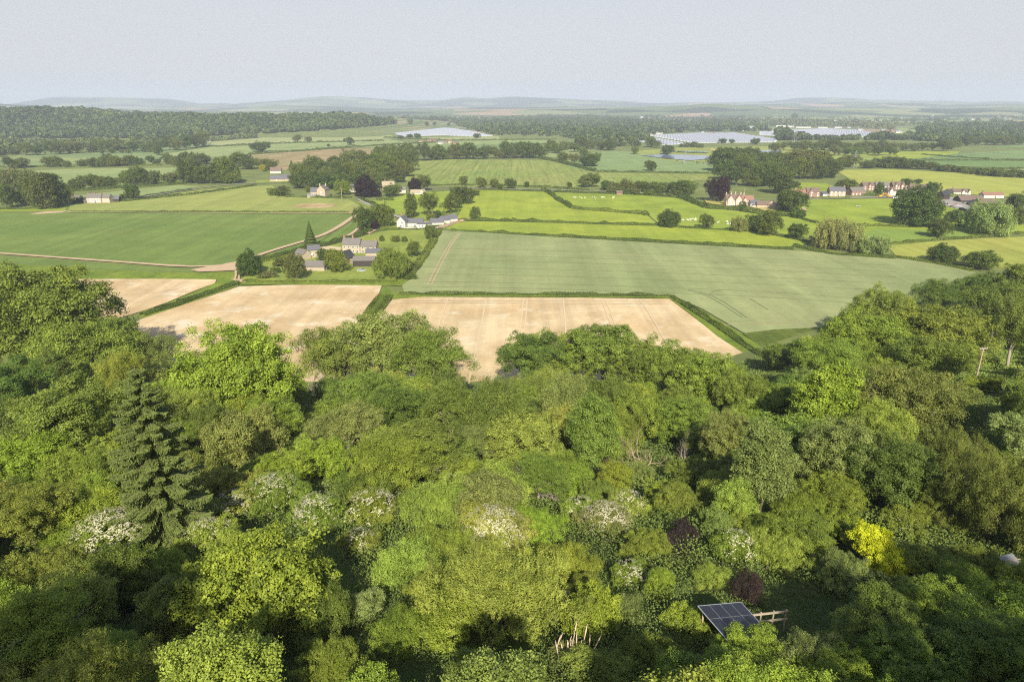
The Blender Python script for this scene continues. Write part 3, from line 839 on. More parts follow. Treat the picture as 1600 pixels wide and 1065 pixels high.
# ------------------------------------------------------------------ tree placing
TREES = []       # records for labelling
COLNAME = {}
def C_(name, rgb): COLNAME[name] = rgb; return name
for nm, rgb in {
    'mid-green': (0.176, 0.226, 0.029), 'bright green': (0.214, 0.279, 0.031), 'dark green': (0.115, 0.165, 0.024),
    'yellow-green': (0.215, 0.279, 0.031), 'olive green': (0.159, 0.207, 0.033), 'grey-green': (0.191, 0.226, 0.053),
    'brown-tinged green': (0.178, 0.208, 0.040), 'brownish olive': (0.135, 0.163, 0.026), 'copper-purple': (0.050, 0.022, 0.026),
    'golden yellow': (0.50, 0.52, 0.02), 'silvery green': (0.238, 0.275, 0.083), 'light green': (0.248, 0.297, 0.046),
    'bare brown': (0.3, 0.2, 0.15), 'purple-brown': (0.042, 0.028, 0.025), 'deep spruce green': (0.128, 0.165, 0.040), 'pale tan': (0.30, 0.22, 0.15)}.items():
    C_(nm, rgb)
def put_tree(key, x, y, s, sz, colour, zone, blossom=None, label=None, group=None, rot=None, zoff=0.0, cat=None, jitter=0.08, name=None, pos=None):
    V = VAR[key]
    z = gz(x, y) if -300 < y < 900 or (y > 1700 and x < 0) else 0.0
    rt = link(name or V['kind'], None, None, (x, y, z - 0.1 + zoff), random.uniform(0, 6.28) if rot is None else rot)
    rt.scale = (s * random.uniform(.9, 1.12), s * random.uniform(.9, 1.12), s * sz)
    if zone == 'mid': cc_k = 1.0 if key == 'mwil' else .62
    else: cc_k = 1.0
    if key not in ('spruce0', 'mcone') and zone != 'mid': rt.rotation_euler = (random.gauss(0, .07), random.gauss(0, .07), rt.rotation_euler[2])
    rgb = COLNAME[colour]
    j = [1 + random.uniform(-jitter, jitter) for _ in range(3)]
    cc = (rgb[0] * j[0] * cc_k, rgb[1] * j[1] * cc_k, rgb[2] * j[2] * cc_k, 1)
    pn = V.get('parts', ('crown', 'trunk'))
    c = link(pn[0], V['crown'], rt); c.color = cc
    link(pn[1], V['trunk'], rt)
    if blossom is not None:
        b = link('blossom', BLOS[blossom], rt)
    cx, cyy, dep = project((x, y, z + V['hc'] * s * sz))
    kname = (name or V['kind']).replace('_', ' ')
    TREES.append(dict(o=rt, kind=kname, col=colour, u=cx, v=cyy, w=2 * V['R'] * s * FPX / dep, h=V['hc'] * s * sz * 2, zone=zone, label=label, group=group, bl=blossom is not None, cat=cat))
    return rt

FG = []   # footprint list (x,y,r)
def fg(u, v, w, key, colour, sz=1.0, blossom=None, label=None, cr=None, name=None, rot=None, cat=None):
    """tree whose crown centre is seen along photo ray (u,v) with apparent width w; it stands where that ray is one crown-height above the slope"""
    V = VAR[key]; d = ray(u, v)
    t = 22.0
    while t < 420:
        P = np.array([0, 0, CAMZ]) + d * t
        r = w * t / (2 * FPX)
        s = r / V['R']
        if P[2] - gz(P[0], P[1]) <= V['hc'] * s * sz: break
        t += 0.4
    FG.append((P[0], P[1], r))
    return put_tree(key, P[0], P[1], s, sz, colour, 'near', blossom, label, name=name, rot=rot, cat=cat)

MAN = [
 # u, v, w, variant, colour, sz, blossom
 (70, 497, 225, 'maple0', 'mid-green', 0.92, None), (150, 552, 150, 'maple1', 'mid-green', 0.95, None), (20, 610, 110, 'dense1', 'dark green', 1.0, None),
 (238, 560, 84, 'ash1', 'brown-tinged green', 1.1, None), (225, 650, 110, 'dense0', 'olive green', 1.0, None), (110, 660, 150, 'dense1', 'olive green', 1.0, None),
 (278, 600, 70, 'dense1', 'dark green', 1.1, None), (375, 582, 190, 'maple0', 'bright green', 1.0, None), (330, 660, 80, 'maple1', 'dark green', 1.0, None), (430, 655, 90, 'maple1', 'bright green', 1.0, None),
 (528, 552, 130, 'ash0', 'mid-green', 1.05, None), (608, 540, 150, 'ash0', 'grey-green', 1.05, None), (672, 570, 110, 'ash1', 'mid-green', 1.0, None), (575, 615, 100, 'ash0', 'olive green', 1.0, None),
 (640, 640, 110, 'dense0', 'dark green', 0.9, None), (540, 665, 110, 'ash0', 'grey-green', .9, None), (700, 640, 90, 'ash1', 'olive green', 1.0, None),
 (765, 650, 100, 'birch0', 'olive green', 0.9, None), (828, 560, 98, 'dense1', 'dark green', 1.0, None), (885, 558, 105, 'dense0', 'mid-green', 1.0, None),
 (945, 556, 110, 'dense1', 'mid-green', 1.0, None), (1005, 572, 108, 'dense0', 'mid-green', 1.0, None), (960, 620, 90, 'dense0', 'dark green', 1.0, None),
 (1062, 580, 105, 'maple1', 'mid-green', 1.0, None), (1115, 595, 110, 'maple0', 'bright green', 1.0, None), (1165, 615, 80, 'maple1', 'mid-green', 1.1, None), (1075, 655, 90, 'maple0', 'mid-green', .9, None),
 (895, 630, 84, 'birch0', 'grey-green', 1.0, None), (850, 620, 60, 'birch0', 'olive green', 1.0, None), (935, 680, 80, 'tall0', 'olive green', 1.0, None),
 (820, 690, 130, 'shrub0', 'light green', 1.0, None), (740, 690, 80, 'ash1', 'grey-green', .8, None), (620, 720, 130, 'ash0', 'mid-green', .8, None),
 (505, 720, 100, 'shrub0', 'bright green', .9, None), (440, 730, 90, 'dense0', 'bright green', .8, None),
 (1225, 635, 80, 'dense1', 'mid-green', 1.1, None), (1285, 640, 110, 'tall0', 'yellow-green', .8, None), (1195, 735, 100, 'tall0', 'grey-green', .9, None), (1150, 790, 70, 'shrub4', 'light green', 1.0, None),
 (1420, 620, 150, 'ash0', 'brown-tinged green', .9, None), (1340, 610, 90, 'ash1', 'olive green', .9, None), (1330, 710, 140, 'maple0', 'grey-green', 1.0, None), (1400, 740, 130, 'maple0', 'dark green', 1.0, None), (1300, 770, 90, 'dense0', 'mid-green', .9, None),
 (1500, 720, 120, 'yew0', 'brownish olive', 1.0, None), (1565, 760, 150, 'yew0', 'brownish olive', 1.1, None), (1480, 790, 90, 'yew0', 'brownish olive', .9, None), (1600, 680, 90, 'shrub1', 'silvery green', 1.0, None),
 (1450, 560, 120, 'dense0', 'olive green', .8, None), (1370, 530, 130, 'maple1', 'yellow-green', .8, None), (1460, 520, 140, 'maple0', 'mid-green', .8, None), (1305, 560, 110, 'ash0', 'mid-green', .8, None),
 (1377, 482, 86, 'dense0', 'mid-green', 1.0, None), (1463, 462, 62, 'ash1', 'dark green', .9, None), (1335, 500, 50, 'dense0', 'mid-green', .9, None), (1560, 480, 110, 'ash1', 'olive green', .8, None), (1530, 450, 70, 'dense0', 'dark green', .9, None), (1595, 440, 70, 'dense1', 'mid-green', 1, None), (1590, 510, 90, 'birch0', 'olive green', .9, None),
 (1235, 555, 60, 'shrub2', 'dark green', .9, None), (1205, 560, 40, 'shrub2', 'mid-green', .9, None), (1280, 540, 50, 'shrub2', 'light green', .8, None),
 # lower slope
 (35, 720, 130, 'dense0', 'bright green', .8, None), (120, 740, 110, 'dense0', 'mid-green', .8, None), (40, 800, 120, 'dense1', 'mid-green', .8, None),
 (170, 835, 105, 'shrub0', 'mid-green', .9, 0), (430, 775, 95, 'shrub1', 'mid-green', .9, 1), (365, 790, 60, 'shrub2', 'light green', .9, 2), (500, 800, 85, 'shrub0', 'mid-green', .9, 1), (580, 800, 80, 'shrub2', 'mid-green', .9, 2), (560, 850, 60, 'shrub2', 'mid-green', .9, 2),
 (770, 838, 120, 'shrub1', 'light green', .85, 0), (905, 800, 60, 'shrub2', 'mid-green', .9, 2), (945, 815, 75, 'shrub1', 'grey-green', .9, 0), (985, 790, 60, 'shrub2', 'light green', .9, 2),
 (325, 850, 100, 'shrub1', 'light green', .9, 1), (400, 920, 235, 'shrub0', 'bright green', .95, None), (280, 960, 120, 'shrub4', 'dark green', .8, None),
 (70, 900, 120, 'dense0', 'mid-green', .8, None), (200, 900, 100, 'shrub4', 'dark green', .9, None), (60, 1000, 180, 'ash1', 'yellow-green', .8, None), (170, 1040, 130, 'ash1', 'yellow-green', .7, None), (230, 930, 70, 'shrub1', 'grey-green', .9, 2),
 (700, 790, 110, 'willow0', 'light green', .9, None), (840, 745, 90, 'ash1', 'olive green', .8, None), (890, 760, 80, 'shrub1', 'yellow-green', .9, None), (965, 750, 60, 'shrub4', 'yellow-green', .8, None),
 (640, 880, 110, 'shrub3', 'light green', .9, None), (790, 930, 190, 'willow0', 'light green', .9, None), (700, 970, 120, 'shrub3', 'yellow-green', .8, None), (880, 880, 90, 'shrub3', 'yellow-green', .9, None), (873, 950, 60, 'shrub2', 'silvery green', .8, None),
 (560, 955, 75, 'shrub2', 'silvery green', .8, None), (620, 1000, 90, 'shrub3', 'mid-green', .8, None), (520, 1045, 110, 'willow0', 'mid-green', .8, None),
 (1065, 843, 58, 'shrub2', 'purple-brown', 1.0, None), (1172, 922, 52, 'shrub3', 'purple-brown', .9, None), (1370, 862, 92, 'shrub2', 'golden yellow', .85, None),
 (1030, 912, 56, 'shrub4', 'bright green', .8, None), (1010, 855, 70, 'shrub1', 'mid-green', .9, None), (1105, 900, 55, 'shrub3', 'light green', .9, None), (975, 960, 80, 'shrub3', 'grey-green', .8, None), (985, 900, 60, 'shrub2', 'mid-green', .8, 2),
 (1078, 975, 72, 'shrub2', 'bright green', 1.0, None), (1020, 1025, 95, 'shrub0', 'mid-green', .8, None), (930, 1045, 90, 'shrub2', 'light green', .8, None), (1170, 1035, 110, 'shrub1', 'bright green', .8, None), (1260, 1035, 100, 'shrub3', 'silvery green', 1.0, None),
 (915, 925, 60, 'shrub4', 'mid-green', .7, None), (1245, 840, 110, 'dense1', 'mid-green', .6, None), (1120, 830, 70, 'shrub2', 'grey-green', .9, None), (1150, 860, 70, 'shrub2', 'mid-green', .9, 2), (1310, 830, 80, 'shrub1', 'yellow-green', .9, None), (1415, 815, 70, 'shrub1', 'mid-green', .9, 2), (1440, 880, 80, 'shrub0', 'mid-green', .8, None), (1330, 905, 90, 'shrub1', 'grey-green', .8, None),
 (1380, 990, 160, 'dense1', 'dark green', .6, None), (1490, 960, 150, 'dense0', 'mid-green', .7, None), (1560, 1020, 170, 'maple1', 'dark green', .7, None), (1430, 1050, 150, 'dense0', 'dark green', .7, None), (1530, 880, 80, 'shrub0', 'mid-green', .8, None),
 (690, 855, 90, 'shrub2', 'mid-green', 1, None), (480, 880, 60, 'shrub2', 'grey-green', .9, None), (840, 830, 80, 'shrub1', 'bright green', .9, None), (1060, 790, 70, 'shrub1', 'mid-green', .9, None), (1080, 745, 70, 'shrub1', 'olive green', .9, None),
 (1000, 740, 50, 'shrub2', 'grey-green', .9, None), (700, 745, 60, 'shrub2', 'mid-green', .9, 2), (1540, 600, 45, 'shrub2', 'bright green', .8, None), (1590, 640, 50, 'shrub2', 'mid-green', .8, None), (1500, 615, 50, 'shrub1', 'grey-green', .8, None),
]
fg(240, 730, 185, 'spruce0', 'deep spruce green', 0.9, label="tall spruce with drooping layered branches standing among leafy trees on the left", rot=0.4, cat="spruce tree")
fg(488, 590, 60, 'bare0', 'bare brown', 1.2, label="bare pale dead stems standing between the bright green tree and the open ash", cat="dead tree")
fg(1020, 690, 115, 'bare1', 'bare brown', .8, label="leafless reddish branches leaning over in the gap among the trees", cat="dead tree")
fg(870, 760, 80, 'bare0', 'bare brown', .8, label="bare twiggy dead shrub among yellow-green leaves on the mid slope", cat="dead tree", name="dead_shrub")
fg(545, 712, 34, 'bare0', 'bare brown', 1.1, label="thin pale bare stems poking through green scrub left of centre", cat="dead tree")
fg(1432, 560, 60, 'bare0', 'bare brown', .8, label="bare twigs among the brown-tinged trees on the upper right slope", cat="dead tree")
fg(1072, 700, 30, 'bare0', 'bare brown', 1.4, label="single slender pale dead stem right of the leaning reddish branches", cat="dead tree")
fg(905, 606, 44, 'bare0', 'bare brown', 1.1, label="white bare stems rising among the drooping birches near the field edge", cat="dead tree")
for t in MAN: fg(t[0], t[1], t[2], t[3], t[4], t[5], t[6])

# --- filler over the hillside, world-space scatter
EDGE = [(-400, 410), (0, 412), (150, 418), (215, 500), (270, 545), (310, 530), (400, 520), (465, 560), (500, 520), (690, 560), (730, 612), (775, 605), (800, 545), (930, 540), (1060, 560), (1170, 590), (1230, 575), (1290, 530), (1340, 480), (1520, 470), (1600, 450), (2400, 440)]
eu, ev = np.array([e[0] for e in EDGE]), np.array([e[1] for e in EDGE])
MANREC = [(T['u'], T['v'], T['w'], project(tuple(T['o'].location))[2], T['bl'] or T['col'] in ('purple-brown', 'golden yellow', 'deep spruce green', 'bare brown')) for T in TREES]
MANREC += [(1150, 970, 110, 200, True), (888, 1025, 50, 200, True), (1530, 582, 40, 400, True), (1572, 884, 50, 300, True)]
def hides(u, v, w, d):
    for mu, mv, mw, md, sp_ in MANREC:
        if d < md - 1 and math.hypot(u - mu, v - mv) < .5 * (w + mw) * (.82 if sp_ else .5): return True
    return False
def inpoly(x, y, P):
    c = False
    for i in range(len(P)):
        x1, y1 = P[i]; x2, y2 = P[i - 1]
        if (y1 > y) != (y2 > y) and x < (x2 - x1) * (y - y1) / (y2 - y1) + x1: c = not c
    return c
CLEAR = [[(1480, 545), (1640, 530), (1640, 660), (1560, 650), (1520, 610), (1470, 590)],
         [(1080, 930), (1180, 925), (1300, 930), (1310, 990), (1240, 1010), (1180, 1000), (1110, 1010)],
         [(1005, 640), (1060, 640), (1040, 690), (1000, 690)],
         [(1540, 860), (1640, 860), (1640, 905), (1545, 900)]]
rs = np.random.RandomState(5)
FILL_KINDS_T = ['dense0', 'dense1', 'ash0', 'ash1', 'maple0', 'maple1', 'birch0', 'tall0']
FILL_KINDS_S = ['shrub0', 'shrub1', 'shrub2', 'shrub4', 'shrub3', 'willow0']
FILL_COL = ['mid-green', 'bright green', 'olive green', 'grey-green', 'light green', 'dark green', 'mid-green', 'yellow-green']
placed = list(FG)
nfill = 0
for attempt in range(24000):
    y = rs.uniform(14, 300); x = rs.uniform(-0.95 * y - 25, 0.95 * y + 35)
    f = float(foot(x)) - y
    if f < 2 or nfill > 330: continue
    near = y < 70
    r = rs.uniform(1.8, 3.2) if near else rs.uniform(3.0, 5.5)
    if any((x - a) ** 2 + (y - b) ** 2 < ((0.50 if y < 75 else .58) * (r + c)) ** 2 for a, b, c in placed): continue
    g = gz(x, y)
    key = FILL_KINDS_S[rs.randint(len(FILL_KINDS_S))] if near or rs.rand() < .3 else FILL_KINDS_T[rs.randint(len(FILL_KINDS_T))]
    V = VAR[key]; s = r / V['R']; sz = rs.uniform(.75, 1.0) if near else rs.uniform(.7, 1.35)
    u, v, d = project((x, y, g + V['hc'] * s * sz * 1.9))
    ub, vb, _ = project((x, y, g + 1))
    if u < -120 or u > 1720 or v > 1120: continue
    if v < np.interp(u, eu, ev) + 12: continue
    if any(inpoly(u, (v + vb) / 2, P) or inpoly(ub, vb, P) or inpoly(u, v, P) for P in CLEAR): continue
    uc, vc, dc = project((x, y, g + V['hc'] * s * sz))
    if hides(uc, vc, 2 * r * FPX / dc, dc): continue
    placed.append((x, y, r)); nfill += 1
    put_tree(key, x, y, s, sz, FILL_COL[rs.randint(len(FILL_COL))], 'near', int(rs.randint(3)) if key in ('shrub0', 'shrub1') and rs.rand() < .12 else None)
# tall trees on the slope behind and beside the camera, whose long shadows fall on the nearest shrubs
for x, y, r, key in ((-22, -5, 7.5, 'dense1'), (-36, -4, 7.5, 'maple1'), (23, -6, 7.5, 'maple0'), (36, -6, 7.5, 'dense1'), (50, -4, 7, 'maple1')):
    put_tree(key, x, y, r / VAR[key]['R'], 1.12, 'mid-green', 'behind')

# --- undergrowth on the slope
def undergrowth():
    rs = np.random.RandomState(9)
    n = 1300000
    y = 12 + 290 * rs.rand(n) ** 2.3
    x = rs.uniform(-1, 1, n) * (0.85 * y + 25)
    k = (foot(x) - y > -6)
    x, y = x[k], y[k]
    mound = 0.3 + 1.7 * np.clip(vnoise(x, y, 5.0, 3) * 1.4 - .3, 0, 1) * np.clip((foot(x) - y) / 30, .1, 1)
    # keep grass short in the open places
    uu, vv, dd = project((x, y, ground(x, y)))
    for P in (CLEAR[0], CLEAR[1]):
        P = np.array(P, float); m = (uu > P[:, 0].min()) & (uu < P[:, 0].max()) & (vv > P[:, 1].min()) & (vv < P[:, 1].max())
        mound[m] *= .15
    z = ground(x, y) + mound * rs.uniform(.35, 1.05, len(x))
    P = np.stack([x, y, z], 1)
    size = np.clip(y / 260, .12, .5) * rs.uniform(.7, 1.3, len(x))
    Q = leaf_quads(rs, P, rs.normal(0, .8, P.shape) + [0, -.5, .5], size, .6)
    t = np.clip(.5 + (vnoise(x, y, 7, 8) - .5) * .5 + rs.normal(0, .12, len(x)), 0, 1)
    o = link("undergrowth", quad_mesh("undergrowth", Q, M_LEAF, t)); o.color = (.115, .160, .032, 1)
    tag(o, "tangled green undergrowth covering the slope between the trees", "undergrowth", kind="stuff")
undergrowth()
def slope_grass():
    rs = np.random.RandomState(19)
    n = 170000
    x = rs.uniform(85, 215, n); y = rs.uniform(130, 262, n)
    uu, vv, dd = project((x, y, ground(x, y)))
    k = (foot(x) - y > 0) & (uu > 1440) & (vv > 500) & (vv < 690)
    x, y = x[k], y[k]
    P = np.stack([x, y, ground(x, y) + rs.uniform(.05, .75, len(x)) * (.4 + vnoise(x, y, 4, 6))], 1)
    Q = leaf_quads(rs, P, rs.normal(0, .5, P.shape) + [0, -.9, .4], rs.uniform(.35, .75, len(x)), .5, rs.normal(0, .4, P.shape) + [0, 0, 1])
    o = link("slope_grass", quad_mesh("slope_grass", Q, M_LEAF, np.clip(.55 + (vnoise(x, y, 9, 3) - .5) * .6 + rs.normal(0, .1, len(x)), 0, 1))); o.color = (.17, .235, .04, 1)
    tag(o, "long rough grass on the open slope round the utility pole", "grass", kind="stuff")
slope_grass()
#@@MID
# ------------------------------------------------------------------ middle distance trees (photo pixel of the foot, width, height)
NT = [0]
def mid(u, vb, w, h, key, colour, **k):
    P = G(u, vb); dep = project(P)[2]
    wm, hm_ = w * dep / FPX, h * dep / FPX
    V = VAR[key]; s = wm / (2 * V['R'])
    full = {'moak0': 11.0, 'moak1': 12.2, 'moak2': 14.0, 'mround': 12.0, 'mtall': 16.6, 'mwil': 11.6, 'mbush': 5.6, 'mash': 13.1, 'mcone': 16.0}[key]
    sz = hm_ / (full * s)
    NT[0] += 1
    return put_tree(key, P[0], P[1] + wm * .3, s, min(max(sz, .45), 2.2), colour, 'mid', **k)
O3 = ['moak0', 'moak1', 'moak2', 'mash']
MIDC = ['mid-green', 'dark green', 'olive green', 'grey-green', 'dark green', 'mid-green']
SINGLE = [
 (1443, 356, 74, 56, 'mround', 'dark green'), (1557, 370, 74, 54, 'mwil', 'silvery green'), (1497, 348, 26, 18, 'moak1', 'dark green'), (1472, 373, 34, 29, 'moak1', 'dark green'),
 (1480, 413, 44, 28, 'mround', 'dark green'), (1543, 424, 52, 28, 'moak1', 'mid-green'), (1508, 355, 20, 14, 'mbush', 'mid-green'), (1048, 356, 37, 25, 'mround', 'dark green'), (1105, 358, 21, 22, 'moak1', 'olive green'),
 (1157, 363, 26, 24, 'mwil', 'grey-green'), (1207, 369, 44, 44, 'moak2', 'mid-green'), (1248, 375, 26, 24, 'moak1', 'dark green'), (1185, 362, 30, 26, 'mbush', 'dark green'), (1302, 391, 48, 50, 'mwil', 'silvery green'), (1332, 395, 46, 48, 'mwil', 'silvery green'),
 (1370, 401, 46, 32, 'mwil', 'silvery green'), (1285, 385, 26, 20, 'mbush', 'dark green'), (1352, 398, 24, 22, 'mbush', 'dark green'), (743, 344, 16, 24, 'moak2', 'olive green'), (641, 341, 21, 38, 'mtall', 'olive green'), (669, 339, 32, 38, 'mash', 'mid-green'), (704, 336, 30, 34, 'mash', 'olive green'),
 (722, 320, 36, 26, 'moak0', 'dark green'), (740, 306, 16, 10, 'mbush', 'mid-green'), (712, 326, 20, 18, 'mbush', 'dark green'), (697, 346, 12, 12, 'mbush', 'light green'), (672, 344, 12, 10, 'mbush', 'light green'), (684, 343, 14, 14, 'mbush', 'dark green'),
 (386, 433, 38, 38, 'mround', 'dark green'), (484, 389, 24, 44, 'mcone', 'dark green'), (460, 439, 34, 48, 'moak2', 'brown-tinged green'), (523, 427, 34, 42, 'moak2', 'bright green'), (508, 418, 22, 28, 'moak1', 'dark green'), (610, 438, 58, 48, 'mwil', 'olive green'), (646, 403, 26, 26, 'mash', 'olive green'), (630, 425, 26, 22, 'mbush', 'mid-green'),
 (568, 362, 30, 36, 'moak1', 'dark green'), (597, 357, 30, 36, 'moak0', 'mid-green'), (583, 360, 15, 18, 'mbush', 'copper-purple'), (672, 376, 18, 24, 'moak1', 'olive green'), (596, 378, 8, 12, 'moak2', 'mid-green'), (618, 379, 16, 10, 'mbush', 'mid-green'), (632, 379, 9, 10, 'mbush', 'mid-green'), (438, 418, 22, 14, 'mbush', 'olive green'), (418, 436, 22, 12, 'mbush', 'silvery green'),
 (64, 328, 38, 56, 'mtall', 'brown-tinged green'), (48, 324, 20, 46, 'mtall', 'olive green'), (88, 324, 22, 52, 'mtall', 'dark green'), (103, 322, 18, 36, 'moak1', 'olive green'), (118, 317, 18, 8, 'mbush', 'dark green'), (8, 326, 28, 36, 'moak1', 'dark green'), (32, 323, 30, 26, 'moak0', 'dark green'), (205, 313, 20, 24, 'moak1', 'dark green'), (195, 311, 14, 8, 'mbush', 'dark green'),
 (569, 309, 36, 31, 'mround', 'copper-purple'), (588, 308, 14, 12, 'mbush', 'copper-purple'), (648, 300, 20, 20, 'mround', 'copper-purple'), (662, 299, 22, 26, 'mash', 'olive green'), (1127, 317, 24, 38, 'moak1', 'copper-purple'), (1112, 316, 22, 36, 'mash', 'purple-brown'), (611, 308, 26, 18, 'moak0', 'olive green'), (534, 305, 24, 26, 'moak2', 'yellow-green'),
 (724, 290, 13, 14, 'moak1', 'mid-green'), (752, 295, 15, 17, 'moak1', 'mid-green'), (772, 295, 14, 15, 'moak0', 'mid-green'), (798, 296, 16, 16, 'moak0', 'dark green'), (823, 293, 7, 9, 'moak1', 'dark green'), (890, 294, 8, 9, 'moak1', 'dark green'), (781, 296, 12, 9, 'mbush', 'olive green'),
 (880, 254, 20, 15, 'moak1', 'mid-green'), (898, 257, 18, 17, 'mash', 'grey-green'), (914, 259, 18, 14, 'moak0', 'dark green'), (926, 261, 26, 20, 'moak0', 'dark green'), (912, 245, 16, 12, 'moak1', 'mid-green'), (1017, 268, 16, 16, 'moak1', 'dark green'), (992, 241, 12, 12, 'moak0', 'mid-green'), (1044, 242, 19, 14, 'moak0', 'dark green'),
 (820, 247, 34, 22, 'moak0', 'dark green'), (845, 242, 20, 11, 'moak1', 'dark green'), (871, 240, 20, 14, 'moak0', 'mid-green'), (898, 238, 22, 14, 'mash', 'mid-green'), (233, 254, 14, 10, 'moak0', 'dark green'), (245, 258, 10, 9, 'moak1', 'dark green'), (244, 243, 15, 15, 'moak1', 'dark green'),
 (404, 238, 30, 15, 'moak0', 'dark green'), (464, 223, 16, 13, 'mash', 'grey-green'), (481, 223, 12, 9, 'moak1', 'grey-green'), (546, 227, 11, 12, 'moak1', 'dark green'), (538, 222, 4, 6, 'mtall', 'dark green'), (513, 229, 5, 4, 'moak1', 'dark green'), (626, 218, 9, 6, 'moak1', 'dark green'), (640, 217, 10, 7, 'moak0', 'dark green'), (652, 217, 11, 8, 'moak1', 'dark green'), (745, 216, 12, 7, 'moak1', 'dark green'),
 (667, 200, 7, 6, 'moak1', 'dark green'), (679, 199, 5, 6, 'moak1', 'dark green'), (701, 198, 4, 5, 'moak1', 'dark green'), (641, 200, 9, 7, 'moak1', 'grey-green'), (609, 202, 14, 12, 'mash', 'grey-green'), (507, 205, 6, 5, 'moak1', 'dark green'), (531, 204, 6, 4, 'moak1', 'dark green'), (564, 201, 14, 9, 'moak1', 'grey-green'),
 (1130, 224, 12, 7, 'moak0', 'dark green'), (1144, 224, 9, 6, 'moak0', 'dark green'), (1182, 226, 15, 9, 'moak0', 'dark green'), (1232, 300, 18, 16, 'moak1', 'dark green'), (1326, 302, 28, 24, 'moak2', 'mid-green'), (1239, 333, 42, 34, 'moak0', 'dark green'), (1228, 328, 20, 20, 'mbush', 'mid-green'), (1250, 342, 18, 14, 'mbush', 'dark green'),
 (1376, 306, 16, 24, 'moak2', 'dark green'), (1460, 308, 22, 22, 'moak1', 'dark green'), (1420, 290, 16, 10, 'moak0', 'dark green'), (1436, 288, 10, 8, 'moak1', 'dark green'), (1412, 306, 20, 10, 'mbush', 'mid-green'), (1244, 294, 12, 10, 'moak0', 'dark green'), (1591, 330, 26, 26, 'moak0', 'dark green'), (1597, 352, 24, 26, 'moak1', 'mid-green'), (1576, 350, 14, 14, 'mbush', 'mid-green'),
 (546, 270, 32, 36, 'mash', 'grey-green'), (410, 268, 9, 10, 'moak1', 'golden yellow'), (425, 306, 14, 12, 'mbush', 'mid-green'), (440, 307, 18, 16, 'mbush', 'dark green'), (482, 300, 14, 8, 'mbush', 'yellow-green'), (416, 266, 30, 16, 'moak0', 'mid-green'), (386, 265, 26, 16, 'moak0', 'dark green'), (455, 264, 10, 14, 'mcone', 'dark green'), (478, 264, 12, 14, 'mcone', 'dark green'), (500, 270, 18, 24, 'mcone', 'dark green'),
 (1242, 187, 10, 9, 'moak0', 'dark green'), (1440, 208, 16, 11, 'moak1', 'dark green'), (1464, 191, 7, 7, 'moak1', 'dark green'), (1362, 236, 24, 14, 'moak1', 'mid-green'), (1330, 262, 30, 18, 'moak1', 'mid-green'), (1398, 263, 26, 17, 'moak0', 'dark green'), (1415, 264, 24, 16, 'moak0', 'dark green'),
 (1158, 322, 10, 6, 'mbush', 'mid-green'),
]
for t in SINGLE: mid(*t)
rs = np.random.RandomState(17)
def belt(line, n, w, h, keys=O3, cols=MIDC, jit=2.0, **k):
    """a row of trees along a photo polyline"""
    L = [0]
    for a, b in zip(line[:-1], line[1:]): L.append(L[-1] + math.hypot(b[0] - a[0], b[1] - a[1]))
    for i in range(n):
        s = (i + .5 + rs.uniform(-.3, .3)) / n * L[-1]
        u = np.interp(s, L, [p[0] for p in line]); v = np.interp(s, L, [p[1] for p in line])
        f = rs.uniform(.75, 1.25)
        mid(u, v + rs.uniform(-jit, jit) * .5, w * f, h * f * rs.uniform(.85, 1.15), keys[rs.randint(len(keys))], cols[rs.randint(len(cols))], **k)
belt([(110, 298), (290, 285)], 14, 20, 22)
belt([(0, 298), (60, 298)], 5, 26, 30, cols=['olive green', 'grey-green'])
belt([(283, 287), (375, 288)], 5, 30, 30, cols=['mid-green', 'bright green', 'dark green'])
belt([(60, 262), (130, 261)], 4, 14, 12)
belt([(138, 261), (218, 259)], 10, 16, 16)
belt([(0, 265), (40, 263)], 3, 20, 16)
belt([(258, 258), (325, 257)], 9, 17, 16)
belt([(330, 262), (392, 258)], 3, 24, 18)
belt([(30, 244), (110, 240), (180, 236)], 9, 20, 17, cols=['olive green', 'grey-green', 'dark green'])
belt([(200, 238), (260, 236), (322, 229)], 9, 20, 19)
belt([(135, 239), (210, 239)], 5, 8, 7, keys=['mbush', 'moak0'])
belt([(605, 254), (700, 250), (850, 247)], 20, 21, 20)
belt([(600, 243), (640, 248)], 3, 22, 20)
belt([(905, 294), (935, 294)], 2, 20, 18)
belt([(940, 298), (1010, 300), (1085, 305)], 13, 19, 18)
belt([(945, 302), (1080, 308)], 9, 13, 9, keys=['mbush'])
belt([(1355, 263), (1400, 262), (1460, 266), (1600, 280)], 16, 20, 12, keys=['mbush', 'moak0', 'moak1'])
belt([(855, 238), (900, 232), (960, 236)], 7, 20, 16)
belt([(930, 216), (1000, 230), (1040, 232)], 7, 17, 14)
belt([(1060, 230), (1100, 232)], 4, 10, 7, keys=['mbush'])
def woodfill(poly, sp, w, h, keys=O3, cols=MIDC, **k):
    us = [p[0] for p in poly]; vs_ = [p[1] for p in poly]
    v = min(vs_)
    n = 0
    while v < max(vs_):
        u = min(us) + rs.uniform(0, sp)
        while u < max(us):
            if inpoly(u, v, poly):
                f = rs.uniform(.8, 1.25)
                mid(u, v + rs.uniform(-1.5, 1.5), w * f, h * f, keys[rs.randint(len(keys))], cols[rs.randint(len(cols))], **k); n += 1
            u += sp * rs.uniform(.75, 1.25)
        v += sp * .45
woodfill([(455, 304), (450, 282), (520, 266), (600, 258), (640, 262), (650, 280), (600, 296), (530, 300)], 21, 27, 25)
woodfill([(600, 262), (560, 250), (610, 246), (640, 252), (632, 268)], 20, 24, 24)
woodfill([(1125, 292), (1118, 276), (1128, 258), (1200, 258), (1290, 262), (1316, 284), (1240, 288), (1226, 306), (1160, 300)], 25, 31, 29)
woodfill([(1125, 262), (1140, 250), (1220, 248), (1300, 252), (1290, 268)], 22, 24, 19)
